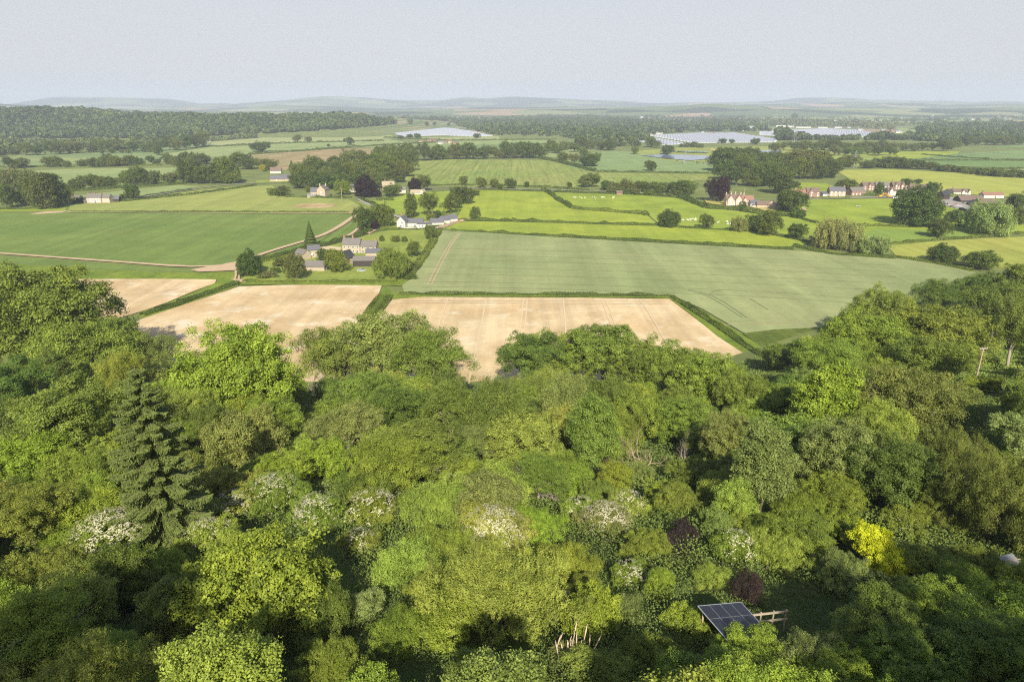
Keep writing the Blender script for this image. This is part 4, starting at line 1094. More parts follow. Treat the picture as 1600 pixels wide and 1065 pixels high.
woodfill([(1210, 236), (1205, 228), (1330, 230), (1480, 232), (1485, 240), (1330, 246)], 17, 20, 14)
woodfill([(1480, 238), (1470, 226), (1600, 220), (1605, 229), (1540, 231)], 17, 20, 13)
# garden shrubs by the farm, lanes
for u, v, w, h in ((410, 436, 16, 9), (430, 428, 14, 10), (498, 398, 12, 9), (545, 402, 8, 8), (590, 420, 14, 12), (606, 402, 16, 14), (596, 408, 14, 16), (640, 438, 18, 10), (1120, 308, 10, 8)):
    mid(u, v, w, h, 'mbush', MIDC[rs.randint(len(MIDC))])
nmid = NT[0]

# ------------------------------------------------------------------ hedges
def hedge(line, w, h, colour, label, name="hedge", dens=1.0, ls=None, ragged=0.5, cat="hedge", group=None):
    P = [G(*p)[:2] for p in line]
    seg = []
    r = np.random.RandomState(abs(hash(label)) % 1000 if False else len(label) * 7 + int(line[0][0]))
    dist = np.mean([p[1] for p in P]); ls = ls or max(.38, dist / 900)
    Q, T = [], []
    for a, b in zip(P[:-1], P[1:]):
        L = np.linalg.norm(b - a); d = (b - a) / L; nn = np.array([-d[1], d[0]])
        n = int(L * (w + 2 * h) * 1.9 / (ls * ls * .5) * dens * .8)
        n = min(n, 26000)
        t = r.rand(n) * L
        ang = r.uniform(0, math.pi, n)
        hh = h * (1 - ragged + 2 * ragged * vnoise(t * 1.0 + a[0], t * 0 + a[1], 5.0, 2)); ww = w * .5 * (0.75 + .5 * vnoise(t + a[0], t * 0, 7.0, 9))
        rad = r.uniform(.8, 1.08, n)
        cx = np.cos(ang); cz = np.sin(ang)
        off = np.sign(cx) * np.abs(cx) ** .6 * ww * rad
        z = np.abs(cz) ** .6 * hh * rad
        x = a[0] + d[0] * t + nn[0] * off; y = a[1] + d[1] * t + nn[1] * off
        PP = np.stack([x, y, z], 1)
        N = np.stack([nn[0] * cx, nn[1] * cx, cz], 1) + r.normal(0, .5, PP.shape)
        Q.append(leaf_quads(r, PP, N, ls * r.uniform(.7, 1.3, n), .7)); T.append(np.clip(.45 + (vnoise(x, y, 6, 4) - .5) * .5 + r.normal(0, .12, n), 0, 1))
    o = link(name, quad_mesh(name, np.concatenate(Q), M_LEAF, np.concatenate(T)))
    o.color = (*(v_ * .78 for v_ in COLNAME[colour]), 1)
    tag(o, label, cat, group or "hedges between the fields")
hedge([(624, 460.5), (700, 461.5), (900, 462.5), (1048, 464)], 2.4, 1.5, 'dark green', "straight low hedge between the pale ploughed field and the blue-green wheat")
hedge([(1050, 465), (1080, 484), (1120, 510), (1180, 552), (1200, 566)], 2.6, 1.6, 'dark green', "diagonal hedge down the right edge of the pale ploughed field")
hedge([(600, 462), (590, 476), (578, 492), (572, 505)], 5.0, 1.6, 'mid-green', "short broad hedge between the two large pale ploughed fields")
hedge([(612, 462), (603, 476), (592, 492)], 2.0, 1.0, 'olive green', "thin scrubby strip beside the broad hedge between the ploughed fields", name="hedgerow_scrub")
hedge([(372, 444), (330, 458), (280, 476), (222, 494)], 4.2, 1.8, 'dark green', "slanting hedge between the small and the large pale field on the left")
hedge([(380, 441), (460, 442), (540, 441.5), (620, 441)], 3.2, 1.2, 'mid-green', "low bank of rough growth along the foot of the farm garden")
hedge([(640, 432), (655, 412), (672, 388), (686, 362)], 4.0, 2.2, 'mid-green', "bushy hedge between the farm garden and the wheat field")
hedge([(402, 410), (450, 397), (500, 386), (545, 374), (580, 362)], 4.0, 2.2, 'dark green', "hedge along the lane above the stone farm")
hedge([(395, 414), (450, 402), (500, 391)], 2.5, 1.2, 'mid-green', "lower hedge beside the lane left of the stone farmhouse")
hedge([(612, 359), (650, 359.5), (692, 358.5)], 2.5, 1.3, 'dark green', "hedge in front of the white gabled house")
hedge([(590, 360), (625, 360)], 3.5, 2.0, 'dark green', "taller hedge left of the white gabled house in front of the pool")
hedge([(704, 361), (800, 365.5), (1000, 377), (1240, 390)], 3.0, 1.6, 'dark green', "long hedge along the far edge of the wheat field")
hedge([(715, 345), (800, 346), (930, 350.5), (1026, 353)], 3.0, 2.0, 'dark green', "straight hedge between the two bright pastures, ending at the round oak")
hedge([(1060, 356), (1180, 362), (1260, 378), (1300, 385)], 2.4, 1.2, 'dark green', "thin hedge running right from the round oak to the pale willows")
hedge([(848, 298), (858, 302), (872, 313), (895, 326)], 4.0, 2.6, 'dark green', "curving upper part of the hedge splitting the two bright pastures")
hedge([(895, 327), (950, 331), (1005, 335), (1012, 338)], 4.0, 2.6, 'mid-green', "level lower part of the hedge splitting the two bright pastures")
hedge([(750, 297), (860, 300)], 2.5, 1.4, 'dark green', "low hedge along the far side of the left bright pasture")
hedge([(866, 300), (960, 303), (1062, 308)], 3.2, 2.0, 'dark green', "dark clipped hedge at the top of the sheep pasture")
hedge([(1062, 309), (1085, 318), (1105, 326), (1165, 329)], 5.0, 3.4, 'dark green', "thick hedge curving below the two copper beeches")
hedge([(1160, 322), (1163, 331), (1200, 336), (1240, 339)], 5.0, 3.2, 'dark green', "clipped hedge round the yellow lawn of the red-roofed manor")
hedge([(1238, 337), (1260, 345), (1280, 350)], 2.5, 1.4, 'dark green', "short dark hedge on the left of the village meadow")
hedge([(1250, 311), (1330, 310)], 2.0, 1.2, 'mid-green', "garden hedge in front of the brick village houses")
hedge([(1340, 305), (1372, 306)], 3.0, 2.0, 'dark green', "hedge by the road below the grey-roofed brick house")
hedge([(1485, 306), (1520, 307.5)], 2.6, 1.8, 'bright green', "hedge in front of the bungalow with white gables")
hedge([(1300, 352), (1350, 353), (1420, 355)], 3.5, 1.8, 'mid-green', "rough hedge left of the big round oak")
hedge([(1380, 382), (1450, 376), (1530, 371), (1600, 364)], 3.0, 1.2, 'olive green', "pale ragged grass bank above the barley field", name="grass_bank", cat="bank")
hedge([(1395, 402), (1460, 412), (1520, 424)], 3.0, 1.6, 'mid-green', "hedge between the wheat and the barley field")
hedge([(1240, 385), (1300, 398), (1400, 405)], 3.0, 1.6, 'dark green', "hedge under the row of pale willows")
hedge([(190, 315), (300, 304), (400, 290)], 3.0, 1.8, 'dark green', "dark hedge along the lane right of the stone cottage row")
hedge([(190, 311), (240, 305), (300, 296)], 2.0, 1.4, 'dark green', "second hedge on the far side of the same lane behind the cottages")
hedge([(-40, 327), (20, 327), (60, 326)], 2.0, 1.4, 'dark green', "low hedge left of the tall poplar group")
hedge([(110, 331), (300, 331), (545, 332)], 2.0, 1.0, 'olive green', "thin grassy boundary above the dark green crop", name="field_margin", cat="bank")
hedge([(560, 310), (575, 317), (600, 325), (615, 333)], 3.0, 2.0, 'dark green', "hedge curving along the lane below the copper beech")
hedge([(445, 308), (500, 309), (550, 309)], 2.5, 1.6, 'dark green', "hedge in front of the tall stone manor")
hedge([(588, 314), (615, 313)], 3.0, 2.4, 'dark green', "dark hedge under the thatched cottages")
hedge([(664, 290), (760, 290), (860, 293), (920, 298)], 3.0, 1.6, 'dark green', "hedge along the far side of the lane below the vineyard field")
hedge([(932, 268), (1000, 269.5), (1120, 271)], 3.0, 1.8, 'dark green', "dark hedge at the near edge of the pond-side field")
hedge([(840, 247), (870, 253), (905, 262), (930, 268)], 5.0, 3.4, 'dark green', "hedge with trees round the top of the vineyard field")
hedge([(388, 242), (470, 236), (540, 231), (620, 226), (680, 223)], 5.0, 3.0, 'dark green', "long dark hedge above the brownish field")
hedge([(335, 229.5), (420, 225), (520, 222), (600, 220.5)], 5.0, 3.0, 'dark green', "dark hedge line left and right of the lone grey tree clump")
hedge([(600, 215.5), (700, 219.5), (800, 219), (870, 218.5)], 5.0, 3.0, 'dark green', "hedge just below the left white polytunnels")
hedge([(790, 227), (870, 225.5)], 5.0, 3.0, 'dark green', "short hedge right of the red-roofed far farm")
hedge([(0, 262), (100, 259.5), (250, 258.5)], 4.0, 2.0, 'olive green', "thin hedge under the far left tree belt")
hedge([(240, 257), (262, 240)], 3.0, 1.6, 'dark green', "short slanting hedge from the round bush up to the lone tree")
hedge([(100, 300), (290, 287)], 3.5, 2.4, 'dark green', "dark hedge under the row of trees behind the stone cottages")
hedge([(1400, 250.5), (1480, 251), (1600, 251.5)], 4.0, 2.4, 'dark green', "dark hedge between two teal-green fields at the right edge")
hedge([(1440, 242), (1500, 246.5), (1545, 249)], 4.0, 2.4, 'dark green', "slanting dark hedge above the teal-green fields on the right")
hedge([(1500, 269), (1600, 263.5)], 4.0, 2.4, 'dark green', "hedge in front of the right edge fields, highest near the frame edge")
hedge([(1050, 238), (1105, 240)], 5.0, 2.0, 'dark green', "low scrub on the bank between the ponds", name="scrub")
hedge([(1420, 202.5), (1480, 201.5)], 6.0, 4.0, 'dark green', "far dark hedge above the pale field near the grey greenhouses")

# ------------------------------------------------------------------ woods far off (stuff)
def far_template(seed, n=26, R=6.5, Rz=5.5):
    r = np.random.RandomState(seed)
    d = unit(r.normal(size=(n, 3)) + [0, -.2, .5]); P = d * [R, R, Rz] * r.uniform(.7, 1.05, (n, 1)); P[:, 2] += Rz * 1.05
    return leaf_quads(r, P, d + r.normal(0, .35, P.shape), 4.6 * r.uniform(.7, 1.2, n), .8), np.clip(.5 + r.normal(0, .13, n), 0, 1)
FT = [far_template(s) for s in range(6)]
FT2 = [far_template(s + 20, 70) for s in range(6)]
def wood(name, label, pts, colour, s=(.8, 1.3), tem=FT):
    Q, T = [], []
    r = np.random.RandomState(len(label))
    for i, (x, y) in enumerate(pts):
        q, t = tem[r.randint(6)]
        big = float(vnoise(x, y, 75, 11)); tn = float(vnoise(x, y, 48, 12))
        k = r.uniform(*s) * (0.62 + 0.85 * big); a = r.uniform(0, 6.28)
        c, si = math.cos(a), math.sin(a)
        q2 = q * k
        q2 = np.stack([q2[..., 0] * c - q2[..., 1] * si + x, q2[..., 0] * si + q2[..., 1] * c + y, q2[..., 2] * r.uniform(.85, 1.2) + float(ground(x, y)) - .5], -1)
        Q.append(q2); T.append(np.clip(t + (tn - .5) * .55 + r.normal(0, .15), 0, 1))
    o = link(name, quad_mesh(name, np.concatenate(Q), M_LEAF, np.concatenate(T))); o.color = (*(v_ * .56 for v_ in COLNAME[colour][:2]), COLNAME[colour][2] * .75, 1)
    tag(o, label, "woodland", kind="stuff")
r = np.random.RandomState(3)
# ridge wood on the left
pts = []
for _ in range(9500):
    y = r.uniform(1790, 2500); x = r.uniform(-2300, -120)
    edge = np.clip((-330 - x + (y - 1900) * 0.2) / 500, 0, 1)
    ub, vb, d = project((x, y, float(ground(x, y))))
    if ub > 760 or ub < -150: continue
    lim = np.interp(ub, [0, 150, 300, 420, 520, 620, 700, 760], [222, 222, 214, 209, 203, 194, 186, 180])
    if vb < lim: pts.append((x, y))
wood("hill_woodland", "dark wooded ridge far off on the left", pts[:7500], 'dark green', (.95, 1.5), FT2)
def pxfill(poly, n, seed):
    r = np.random.RandomState(seed); out = []
    g = [G(u, max(v, 167))[:2] for u, v in poly]
    xs = [p[0] for p in g]; ys = [p[1] for p in g]
    k = 0
    while len(out) < n and k < n * 20:
        k += 1
        x, y = r.uniform(min(xs), max(xs)), r.uniform(min(ys), max(ys))
        if inpoly(x, y, g): out.append((x, y))
    return out
wood("woodland", "broad belt of mixed woods between the white polytunnels", pxfill([(770, 212), (760, 194), (800, 184), (900, 182), (1000, 190), (1180, 196), (1205, 206), (1090, 206), (1010, 211), (1010, 222), (960, 230), (920, 224), (870, 213)], 2300, 1), 'dark green', (.9, 1.4), FT2)
wood("woodland", "dark strip of wood behind the left polytunnels", pxfill([(622, 191), (625, 184.5), (720, 187), (800, 192), (850, 200), (850, 210), (770, 210), (720, 199), (700, 193)], 900, 2), 'dark green', (.9, 1.4), FT2)
wood("woodland", "dark wood right of the right polytunnels", pxfill([(1215, 206), (1210, 220), (1400, 219), (1480, 222), (1600, 219), (1600, 208), (1500, 212), (1480, 218), (1420, 212), (1400, 216), (1300, 218.5), (1240, 214)], 620, 3), 'dark green', (.8, 1.3), FT2)
wood("woodland", "wood on the far right around the grey greenhouses", pxfill([(1440, 210), (1445, 196), (1600, 195), (1650, 205), (1650, 214), (1560, 212), (1500, 214)], 700, 12), 'dark green', (.9, 1.3), FT2)
wood("woodland", "tree belt behind the right polytunnels", pxfill([(1200, 197), (1215, 190), (1330, 192), (1400, 197), (1400, 204), (1350, 200), (1280, 199)], 500, 4), 'grey-green', (.9, 1.4))
wood("woodland", "low tree mass on the plain below the ridge wood", pxfill([(160, 229), (200, 224), (340, 219), (400, 212), (400, 216), (330, 221), (250, 232), (180, 236)], 260, 5), 'olive green', (.7, 1.2), FT2)
wood("woodland", "trees at the left edge below the ridge wood", pxfill([(-80, 232), (0, 226), (160, 220), (170, 227), (40, 240), (-60, 252)], 330, 6), 'olive green', (.7, 1.1), FT2)
# scattered rows over the far plain
pts = []
r = np.random.RandomState(8)
for _ in range(230):
    y0 = math.exp(r.uniform(math.log(2600), math.log(11500))); x0 = r.uniform(-.85, .85) * y0
    if x0 < -150 and y0 < 3400: continue
    L = r.uniform(100, 700) * (y0 / 4000) ** .5; a = r.normal(.05, .25) + (1.57 if r.rand() < .12 else 0)
    nn = int(L / r.uniform(11, 22))
    for k in range(nn):
        t = k / nn * L
        pts.append((x0 + t * math.cos(a) + r.normal(0, 5), y0 + t * math.sin(a) + r.normal(0, 5)))
    if r.rand() < .35:
        for _ in range(50): pts.append((x0 + r.normal(0, 130), y0 + r.normal(0, 60)))
wood("hedgerow_trees", "many distant hedgerow trees and copses scattered over the far plain", pts, 'dark green', (.7, 1.4))
print("trees", len(TREES), "mid", nmid, "far", len(pts))
# ------------------------------------------------------------------ buildings
STONE = plain("stone_wall", (0.46, 0.38, 0.27), 0.9, 0.25, 1.2)
STONEP = plain("pale_stone_wall", (0.43, 0.36, 0.26), 0.9, 0.2, 1.2)
BRICK = plain("brick_wall", (0.30, 0.19, 0.145), 0.9, 0.25, 2)
WHITE = plain("white_wall", (0.58, 0.55, 0.49), 0.8, 0.08, 1)
TIMBER = plain("dark_timber", (0.055, 0.045, 0.04), 0.8, 0.3, 2)
SLATE = plain("slate_roof", (0.13, 0.13, 0.15), 0.6, 0.25, 1.5)
GSLATE = plain("weathered_slate_roof", (0.175, 0.16, 0.145), 0.8, 0.25, 0.9)
TILE = plain("brown_tile_roof", (0.17, 0.125, 0.10), 0.85, 0.25, 1.2)
RTILE = plain("red_tile_roof", (0.28, 0.155, 0.115), 0.85, 0.2, 1.2)
BLACK = plain("black_roof", (0.05, 0.05, 0.055), 0.7, 0.2, 1)
THATCH = plain("thatch", (0.36, 0.30, 0.2), 0.95, 0.2, 1)
METAL = plain("grey_metal", (0.33, 0.34, 0.36), 0.5, 0.12, 1, 0.3)
GLASS = plain("dark_window_glass", (0.05, 0.06, 0.07), 0.15, 0.1, 1, 0, 0.6)
FRAME = plain("white_frame", (0.8, 0.8, 0.78), 0.5, 0.04, 1)
DOORM = plain("painted_door", (0.10, 0.12, 0.14), 0.5, 0.2, 1)
BLUED = plain("faded_blue_door", (0.30, 0.36, 0.42), 0.6, 0.15, 1)
def block(mw, mr, b, wall, roof, over=0.35, th=0.22):
    cx, cy, L, D, H, RH, rz = b
    rz = math.radians(rz); c, s = math.cos(rz), math.sin(rz)
    T = lambda p: (cx + p[0] * c - p[1] * s, cy + p[0] * s + p[1] * c, p[2])
    l, d = L / 2, D / 2
    v = [(-l, -d, -.6), (l, -d, -.6), (l, d, -.6), (-l, d, -.6), (-l, -d, H), (l, -d, H), (l, d, H), (-l, d, H), (-l, 0, H + RH), (l, 0, H + RH)]
    f = [(0, 1, 5, 4), (2, 3, 7, 6), (1, 2, 6, 9, 5), (3, 0, 4, 8, 7), (4, 5, 9, 8), (6, 7, 8, 9)]
    mw.add([T(p) for p in v], f, wall)
    lo, k = l + over * .6, RH / d
    for sg in (-1, 1):
        e = d + over
        q = [(-lo, sg * e, H - over * k + .03), (lo, sg * e, H - over * k + .03), (lo, 0, H + RH + .03), (-lo, 0, H + RH + .03)]
        q2 = [(a, b2, z + th) for a, b2, z in q]
        mr.add([T(p) for p in q + q2], [(0, 3, 2, 1), (4, 5, 6, 7), (0, 1, 5, 4), (1, 2, 6, 5), (2, 3, 7, 6), (3, 0, 4, 7)], roof)
_wm = MB(); _wm.box((0, 0, 0), (1.15, 0.12, 1.25), FRAME); WINM = _wm.mesh("window")
_wp = MB(); _wp.box((0, -0.064, 0), (0.92, 0.012, 1.02), GLASS); _wp.box((0, -0.064, 0), (0.05, 0.02, 1.02), FRAME); PANEM = _wp.mesh("pane")
_dm = MB(); _dm.box((0, 0, 1.0), (0.95, 0.1, 2.05), DOORM); DOORMESH = _dm.mesh("door")
HOUSES = []
def house(name, label, u, vb, blocks, wall, roof, rz=0, ch=(), win=None, door=None, cat="house", group=None, sc=1.0, pane=False, roofs=None, walls=None, extra=None):
    P = G(u, vb)
    if vb < 225 and u < 560: P[2] = gz(P[0], P[1])
    D0 = blocks[0][3]
    rt = link(name, None, None, (P[0], P[1] + D0 / 2 * sc, P[2]), math.radians(rz)); rt.scale = (sc, sc, sc)
    mw, mr = MB(), MB()
    for i, b in enumerate(blocks):
        block(mw, mr, b, walls[i] if walls else wall, roofs[i] if roofs else roof)
    mw.obj("wall", rt)
    ro = mr.obj("roof", rt)
    for x, y, z, col in ch:
        mb = MB(); mb.box((x, y, z), (0.9, 0.75, 2.2), col); mb.box((x, y, z + 1.15), (1.1, 0.95, 0.15), col)
        mb.tube([(x - .2, y, z + 1.2), (x - .2, y, z + 1.65)], [.14, .12], RTILE, 6); mb.tube([(x + .22, y, z + 1.2), (x + .22, y, z + 1.65)], [.14, .12], RTILE, 6)
        mb.obj("chimney", ro)
    if win:
        for x, y, z in win:
            w = link("window", WINM, rt, (x, y - .05, z))
            if pane: link("pane", PANEM, w)
    if door is not None: link("door", DOORMESH, rt, (door[0], door[1] - .04, 0))
    if extra: extra(rt)
    tag(rt, label, cat, group); return rt
def wrow(b, n, zs, side=-1, skip=()):
    cx, cy, L, D, H, RH, rz = b
    return [(cx - L / 2 + L * (i + .5) / n, cy - D / 2, z) for z in zs for i in range(n) if i not in skip]

# --- the stone farm
b1 = (-4.6, 0, 10.0, 6.5, 5.2, 3.0, 0); b2 = (5.0, 0.5, 9.2, 5.6, 4.3, 2.5, 0)
house("farmhouse", "long stone farmhouse in two heights with weathered slate roof, among farm buildings", 562, 396.5, [b1, b2], STONEP, GSLATE, -4,
      ch=[(-9.0, 0, 8.6, BRICK), (-4.0, 0, 8.9, BRICK), (9.2, .5, 7.2, BRICK)], win=wrow(b1, 4, (1.5, 3.9)) + wrow(b2, 3, (1.4, 3.3)), door=(-1.2, -3.25), pane=True)
house("stone_barn", "small stone barn with brownish roof, leftmost of the farm buildings", 472, 406, [(0, 0, 7, 5, 3.4, 2.0, -35)], STONE, GSLATE, 0, door=None, cat="barn", win=[(0.6, -2.8, 1.6)])
house("stone_barn", "taller narrow stone barn with slate roof beside the conifer", 489, 403.5, [(0, 0, 6.4, 4.6, 4.8, 2.0, 25)], STONEP, SLATE, 0, cat="barn", win=[(0, -3.2, 2.6)])
def bluedoor(rt):
    mb = MB(); mb.box((6.9, -2.0, 1.5), (0.12, 2.4, 3.0), BLUED); mb.obj("barn_door", rt)
house("farm_shed", "long low farm shed with grey roof and pale blue door in its right gable", 489, 424, [(0, 0, 13.2, 6.4, 2.6, 2.2, -8)], STONEP, GSLATE, 0, cat="shed", extra=bluedoor)
house("barn", "steep black-roofed barn with open dark doorway left of the timber barn", 539, 414, [(0, 0, 6.8, 6.4, 3.8, 3.2, 62)], STONE, BLACK, 0, cat="barn")
house("timber_barn", "wide dark timber barn with brown roof in front of the farmhouse", 568.5, 417.5, [(0, 0, 11.2, 5.5, 3.6, 1.6, 2)], TIMBER, GSLATE, 0, cat="barn")
house("open_shed", "open-fronted grey-roofed shed on the right of the farmhouse", 583, 402, [(0, 0, 8.4, 5.0, 2.6, 1.7, 3)], STONE, SLATE, 0, cat="shed")
def stonewall(name, label, line, h=1.6, w=0.5, mat=STONEP, cat="wall"):
    mb = MB(); P = [G(*p) for p in line]
    for a, b in zip(P[:-1], P[1:]):
        c = (a + b) / 2; L = np.linalg.norm(b - a)
        mb.box((c[0], c[1], h / 2), (L, w, h), mat, math.atan2(b[1] - a[1], b[0] - a[0]))
    tag(mb.obj(name), label, cat)
stonewall("garden_wall", "pale stone garden wall running left from the farmhouse", [(500, 393), (517, 391), (534, 393)], 2.6)
# --- white gabled house and its outbuildings
g1 = (-6.5, 0, 9, 6, 5.0, 3.2, 80)
house("house", "white gable-fronted house with slate wing and long low white extension", 644, 357, [g1, (1.5, 3.5, 11, 6, 3.4, 2.4, 4), (8.0, 1.0, 10, 4, 2.8, .5, 2)], WHITE, SLATE, 0,
      ch=[(-7.5, 3.0, 8.6, BRICK)], win=[(-7.4, -4.6, 2.0), (-5.6, -4.6, 2.0), (-6.5, -4.6, 4.4), (4.5, -1.0, 1.6), (7.0, -1.0, 1.6), (9.5, -1.0, 1.6)], door=(1.5, .45), pane=True)
house("outbuilding", "slate-roofed outbuilding nearest the white gabled house", 682, 352.5, [(0, 0, 9.4, 5.5, 2.4, 2.2, 10)], WHITE, SLATE, 0, cat="outbuilding", group="slate outbuildings behind the brick wall")
house("outbuilding", "middle slate-roofed outbuilding of the row behind the brick wall", 694, 349.5, [(0, 0, 6.5, 6, 2.6, 2.3, 28)], WHITE, SLATE, 0, cat="outbuilding", group="slate outbuildings behind the brick wall")
house("outbuilding", "farthest right slate-roofed outbuilding of the row behind the brick wall", 705, 347, [(0, 0, 7.5, 6, 2.6, 2.3, 22)], WHITE, SLATE, 0, cat="outbuilding", group="slate outbuildings behind the brick wall")
stonewall("brick_wall", "pink-tan wall running up right from the outbuildings towards the round tree", [(684, 357), (700, 353), (718, 347), (733, 343.5)], 1.6, .4, plain("old_brick", (.5, .36, .27), .9, .2, 1))
stonewall("garden_wall", "low white garden wall in front of the white gabled house", [(624, 358), (655, 359), (684, 357.5)], 1.3, .4, WHITE)
mb = MB(); mb.box((0, 0, .1), (12, 5.5, .3), STONEP); rt = link("swimming_pool", None, None, tuple(G(611, 351)[:2]) + (0,)); mb.obj("surround", rt)
mb = MB(); mb.box((0, 0, .2), (10, 3.6, .16), plain("pool_water", (0.25, 0.50, 0.62), .15, .05, 1)); mb.obj("water_surface", rt); tag(rt, "small pale blue swimming pool left of the white gabled house", "swimming pool")
PINKST = plain("cream_render", (.52, .42, .34), .85, .15, 1)
# --- left side houses
c1 = (-1, 0, 12.5, 6, 4.6, 2.6, 2)
house("cottage", "long cream cottage with brown slate roof and three chimneys on the far left", 149, 317, [c1, (8.6, 1.5, 7, 6, 4.4, 2.6, 0), (-9.2, 0, 4.5, 4.5, 2.6, 1.6, 0)], PINKST, GSLATE, -3,
      ch=[(-6.5, 0, 7.4, BRICK), (-1, 0, 7.6, BRICK), (4.8, 0, 7.4, BRICK)], win=wrow(c1, 5, (1.4, 3.5)), door=(0, -3))
house("shed", "dark slate-roofed shed right of the cream cottages", 178, 315.5, [(0, 0, 8, 5, 2.6, 2.4, 5)], TIMBER, SLATE, 0, cat="shed")
house("shed", "small tan shed left of the cream cottages", 117, 312, [(0, 0, 8, 5, 2.2, 1.2, 0)], STONEP, GSLATE, 0, cat="shed")
# --- stone manor
m1 = (4, 0, 9, 8, 7.0, 3.6, 78)
house("manor_house", "tall stone manor house with steep gables standing before dark trees", 497, 308.5, [m1, (-3.5, 2, 8, 7, 5.0, 3.0, 5), (-5.5, -4, 7.5, 4, 2.0, 1.0, 3)], STONEP, GSLATE, 0,
      ch=[(1.5, 0, 10.6, STONE), (6.6, 1.0, 10.8, STONE)], win=[(3, -4.6, 2), (5.6, -4.6, 2), (3, -4.6, 4.8), (5.6, -4.6, 4.8)], door=None, roofs=[GSLATE, SLATE, METAL])
house("long_house", "long low dark-slate building by the lane at the village edge", 438, 284, [(-4, 0, 15, 7, 3.0, 3.4, 8), (9, 3.5, 16, 8, 3.4, 3.8, 14), (22, 9, 10, 9, 4.0, 5.0, 0)], STONEP, SLATE, 0, cat="house", win=[(-8, -3.6, 1.5), (-4, -3.6, 1.5)])
house("cottage", "brown-roofed cottage with white right gable next to the golden tree", 430, 271, [(0, 0, 13, 7, 3.2, 4.0, 8)], WHITE, TILE, 0)
house("bungalow", "low white bungalow behind the dark-slate buildings", 485, 267, [(0, 0, 16, 7, 2.8, 1.4, 4)], WHITE, METAL, 0)
house("house", "pale-roofed house mostly hidden by trees beyond the stone manor", 518, 263, [(0, 0, 20, 8, 3.5, 2.4, 3)], WHITE, TILE, 0)
house("house", "white house half hidden left of the copper beech", 550, 300, [(0, 0, 6, 6, 4.5, 2.6, 10)], WHITE, SLATE, 0)
house("house", "stone house with one red chimney half hidden right of the copper beech", 606, 297, [(0, 0, 12, 7, 4.8, 3.4, 12)], STONEP, THATCH, 0, ch=[(-3, 0, 8.6, RTILE)])
house("cottage", "small white cottage in trees between the two copper beeches", 628, 301.5, [(0, 0, 6, 5, 3.2, 2.2, 20)], WHITE, GSLATE, 0)
house("cottage", "low thatched cottage with white gable below the round copper beech", 653, 304, [(-2, 0, 10, 5, 2.0, 2.2, 4), (4.5, -.5, 5, 4, 2.6, 2.2, 70)], WHITE, THATCH, 0)
# --- red-roofed manor
house("manor_house", "pink manor house with red tile roof, two front gables and many tall chimneys", 1156, 322,
      [(-5, 0, 13, 8, 5.6, 3.6, 0), (-8.4, -2.5, 6, 5, 5.6, 3.2, 90), (-1.6, -2.5, 6, 5, 5.6, 3.2, 90), (6.5, 1, 11, 7, 4.8, 3.2, 0), (4.2, -1.8, 4, 3.2, 4.6, 2.4, 90), (6.0, -3.6, 10, 3.4, 2.6, .6, 0)],
      plain("pink_render", (.62, .45, .36), .9, .12, 1), RTILE, 0, ch=[(-11, 0, 9.6, STONEP), (-7, 0, 10.2, STONEP), (-3.5, 0, 10.2, STONEP), (1.0, 0, 10.0, STONEP), (4.0, 1, 9.4, STONEP)],
      win=[(-8.4, -5.55, 1.6), (-8.4, -5.55, 4.4), (-1.6, -5.55, 1.6), (-1.6, -5.55, 4.4), (-5, -4.05, 1.6)], roofs=[TILE, RTILE, RTILE, RTILE, RTILE, METAL], walls=None)
house("outbuilding", "white outbuilding with two dormers right of the red-roofed manor", 1180, 324, [(0, 0, 8, 5.5, 3.4, 2.2, 0), (0, -1.5, 6, 6, 2.0, .8, 0)], WHITE, SLATE, 0, cat="outbuilding")
house("outbuilding", "long low stone outbuilding with brown tile roof right of the red-roofed manor", 1194, 325, [(0, 0, 12, 5, 2.8, 2.4, 0)], STONEP, TILE, 0, cat="outbuilding")
house("outbuilding", "gabled end building of the manor yard with pale front", 1208, 325, [(0, 0, 8, 6, 3.0, 3.2, 65), (6, 2, 5, 4, 2.4, 1.4, 0)], STONEP, TILE, 0, cat="outbuilding")
# --- village row on the right
def vh(label, u, vb, wpx, hpx, wall, roof, rz=0, gables=(), ch=2, name="house", group="village houses along the road", floors=2, roofs=None, D=8, nw=3, cat="house", rh=.42, door=True):
    dep = depth_at(vb); W, H = wpx * dep / FPX, hpx * dep / FPX
    RH = H * rh; h = H - RH
    bl = [(0, 0, W, D, h, RH, 0)] + [(gx_ * W, -D * .32, D * .62, W * gw, h, RH * .85, 90) for gx_, gw in gables]
    zs = (1.5, 3.9) if floors == 2 and h > 4.3 else (1.4,)
    win = [(W * (-.5 + (i + .5) / nw), -D / 2, z) for z in zs for i in range(nw) if not any(abs((-.5 + (i + .5) / nw) - gx_) < gw / 2 for gx_, gw in gables)] + [(gx_ * W, -D * .63, z) for gx_, gw in gables for z in zs]
    chs = [(-W / 2 + .9, 0, H + .3, BRICK), (W / 2 - .9, 0, H + .3, BRICK)][:ch]
    house(name, label, u, vb, bl, wall, roof, rz, ch=chs, win=win, door=(W * .08, -D / 2) if door and not gables else None, group=group, roofs=roofs, cat=cat)
vh("small red-roofed white bungalow at the left end of the village row", 1233, 307.5, 13, 7.5, WHITE, RTILE, 8, ch=1, floors=1)
vh("brick house with red tile roof, second from left in the village row", 1251, 309, 17, 12, BRICK, RTILE, -4, ch=2)
vh("brick house with brown roof and white-trimmed front gable, left of the pale house", 1271, 308, 20, 13.5, BRICK, TILE, -3, gables=((-.18, .4),), ch=1)
vh("large pale cream house with grey slate roof in the village row", 1309, 307, 24, 14, STONEP, SLATE, -6, ch=2, nw=4)
vh("low grey-roofed white garage left of the pale cream house", 1291, 306.5, 12, 6, WHITE, SLATE, 4, ch=0, name="garage", floors=1, cat="garage")
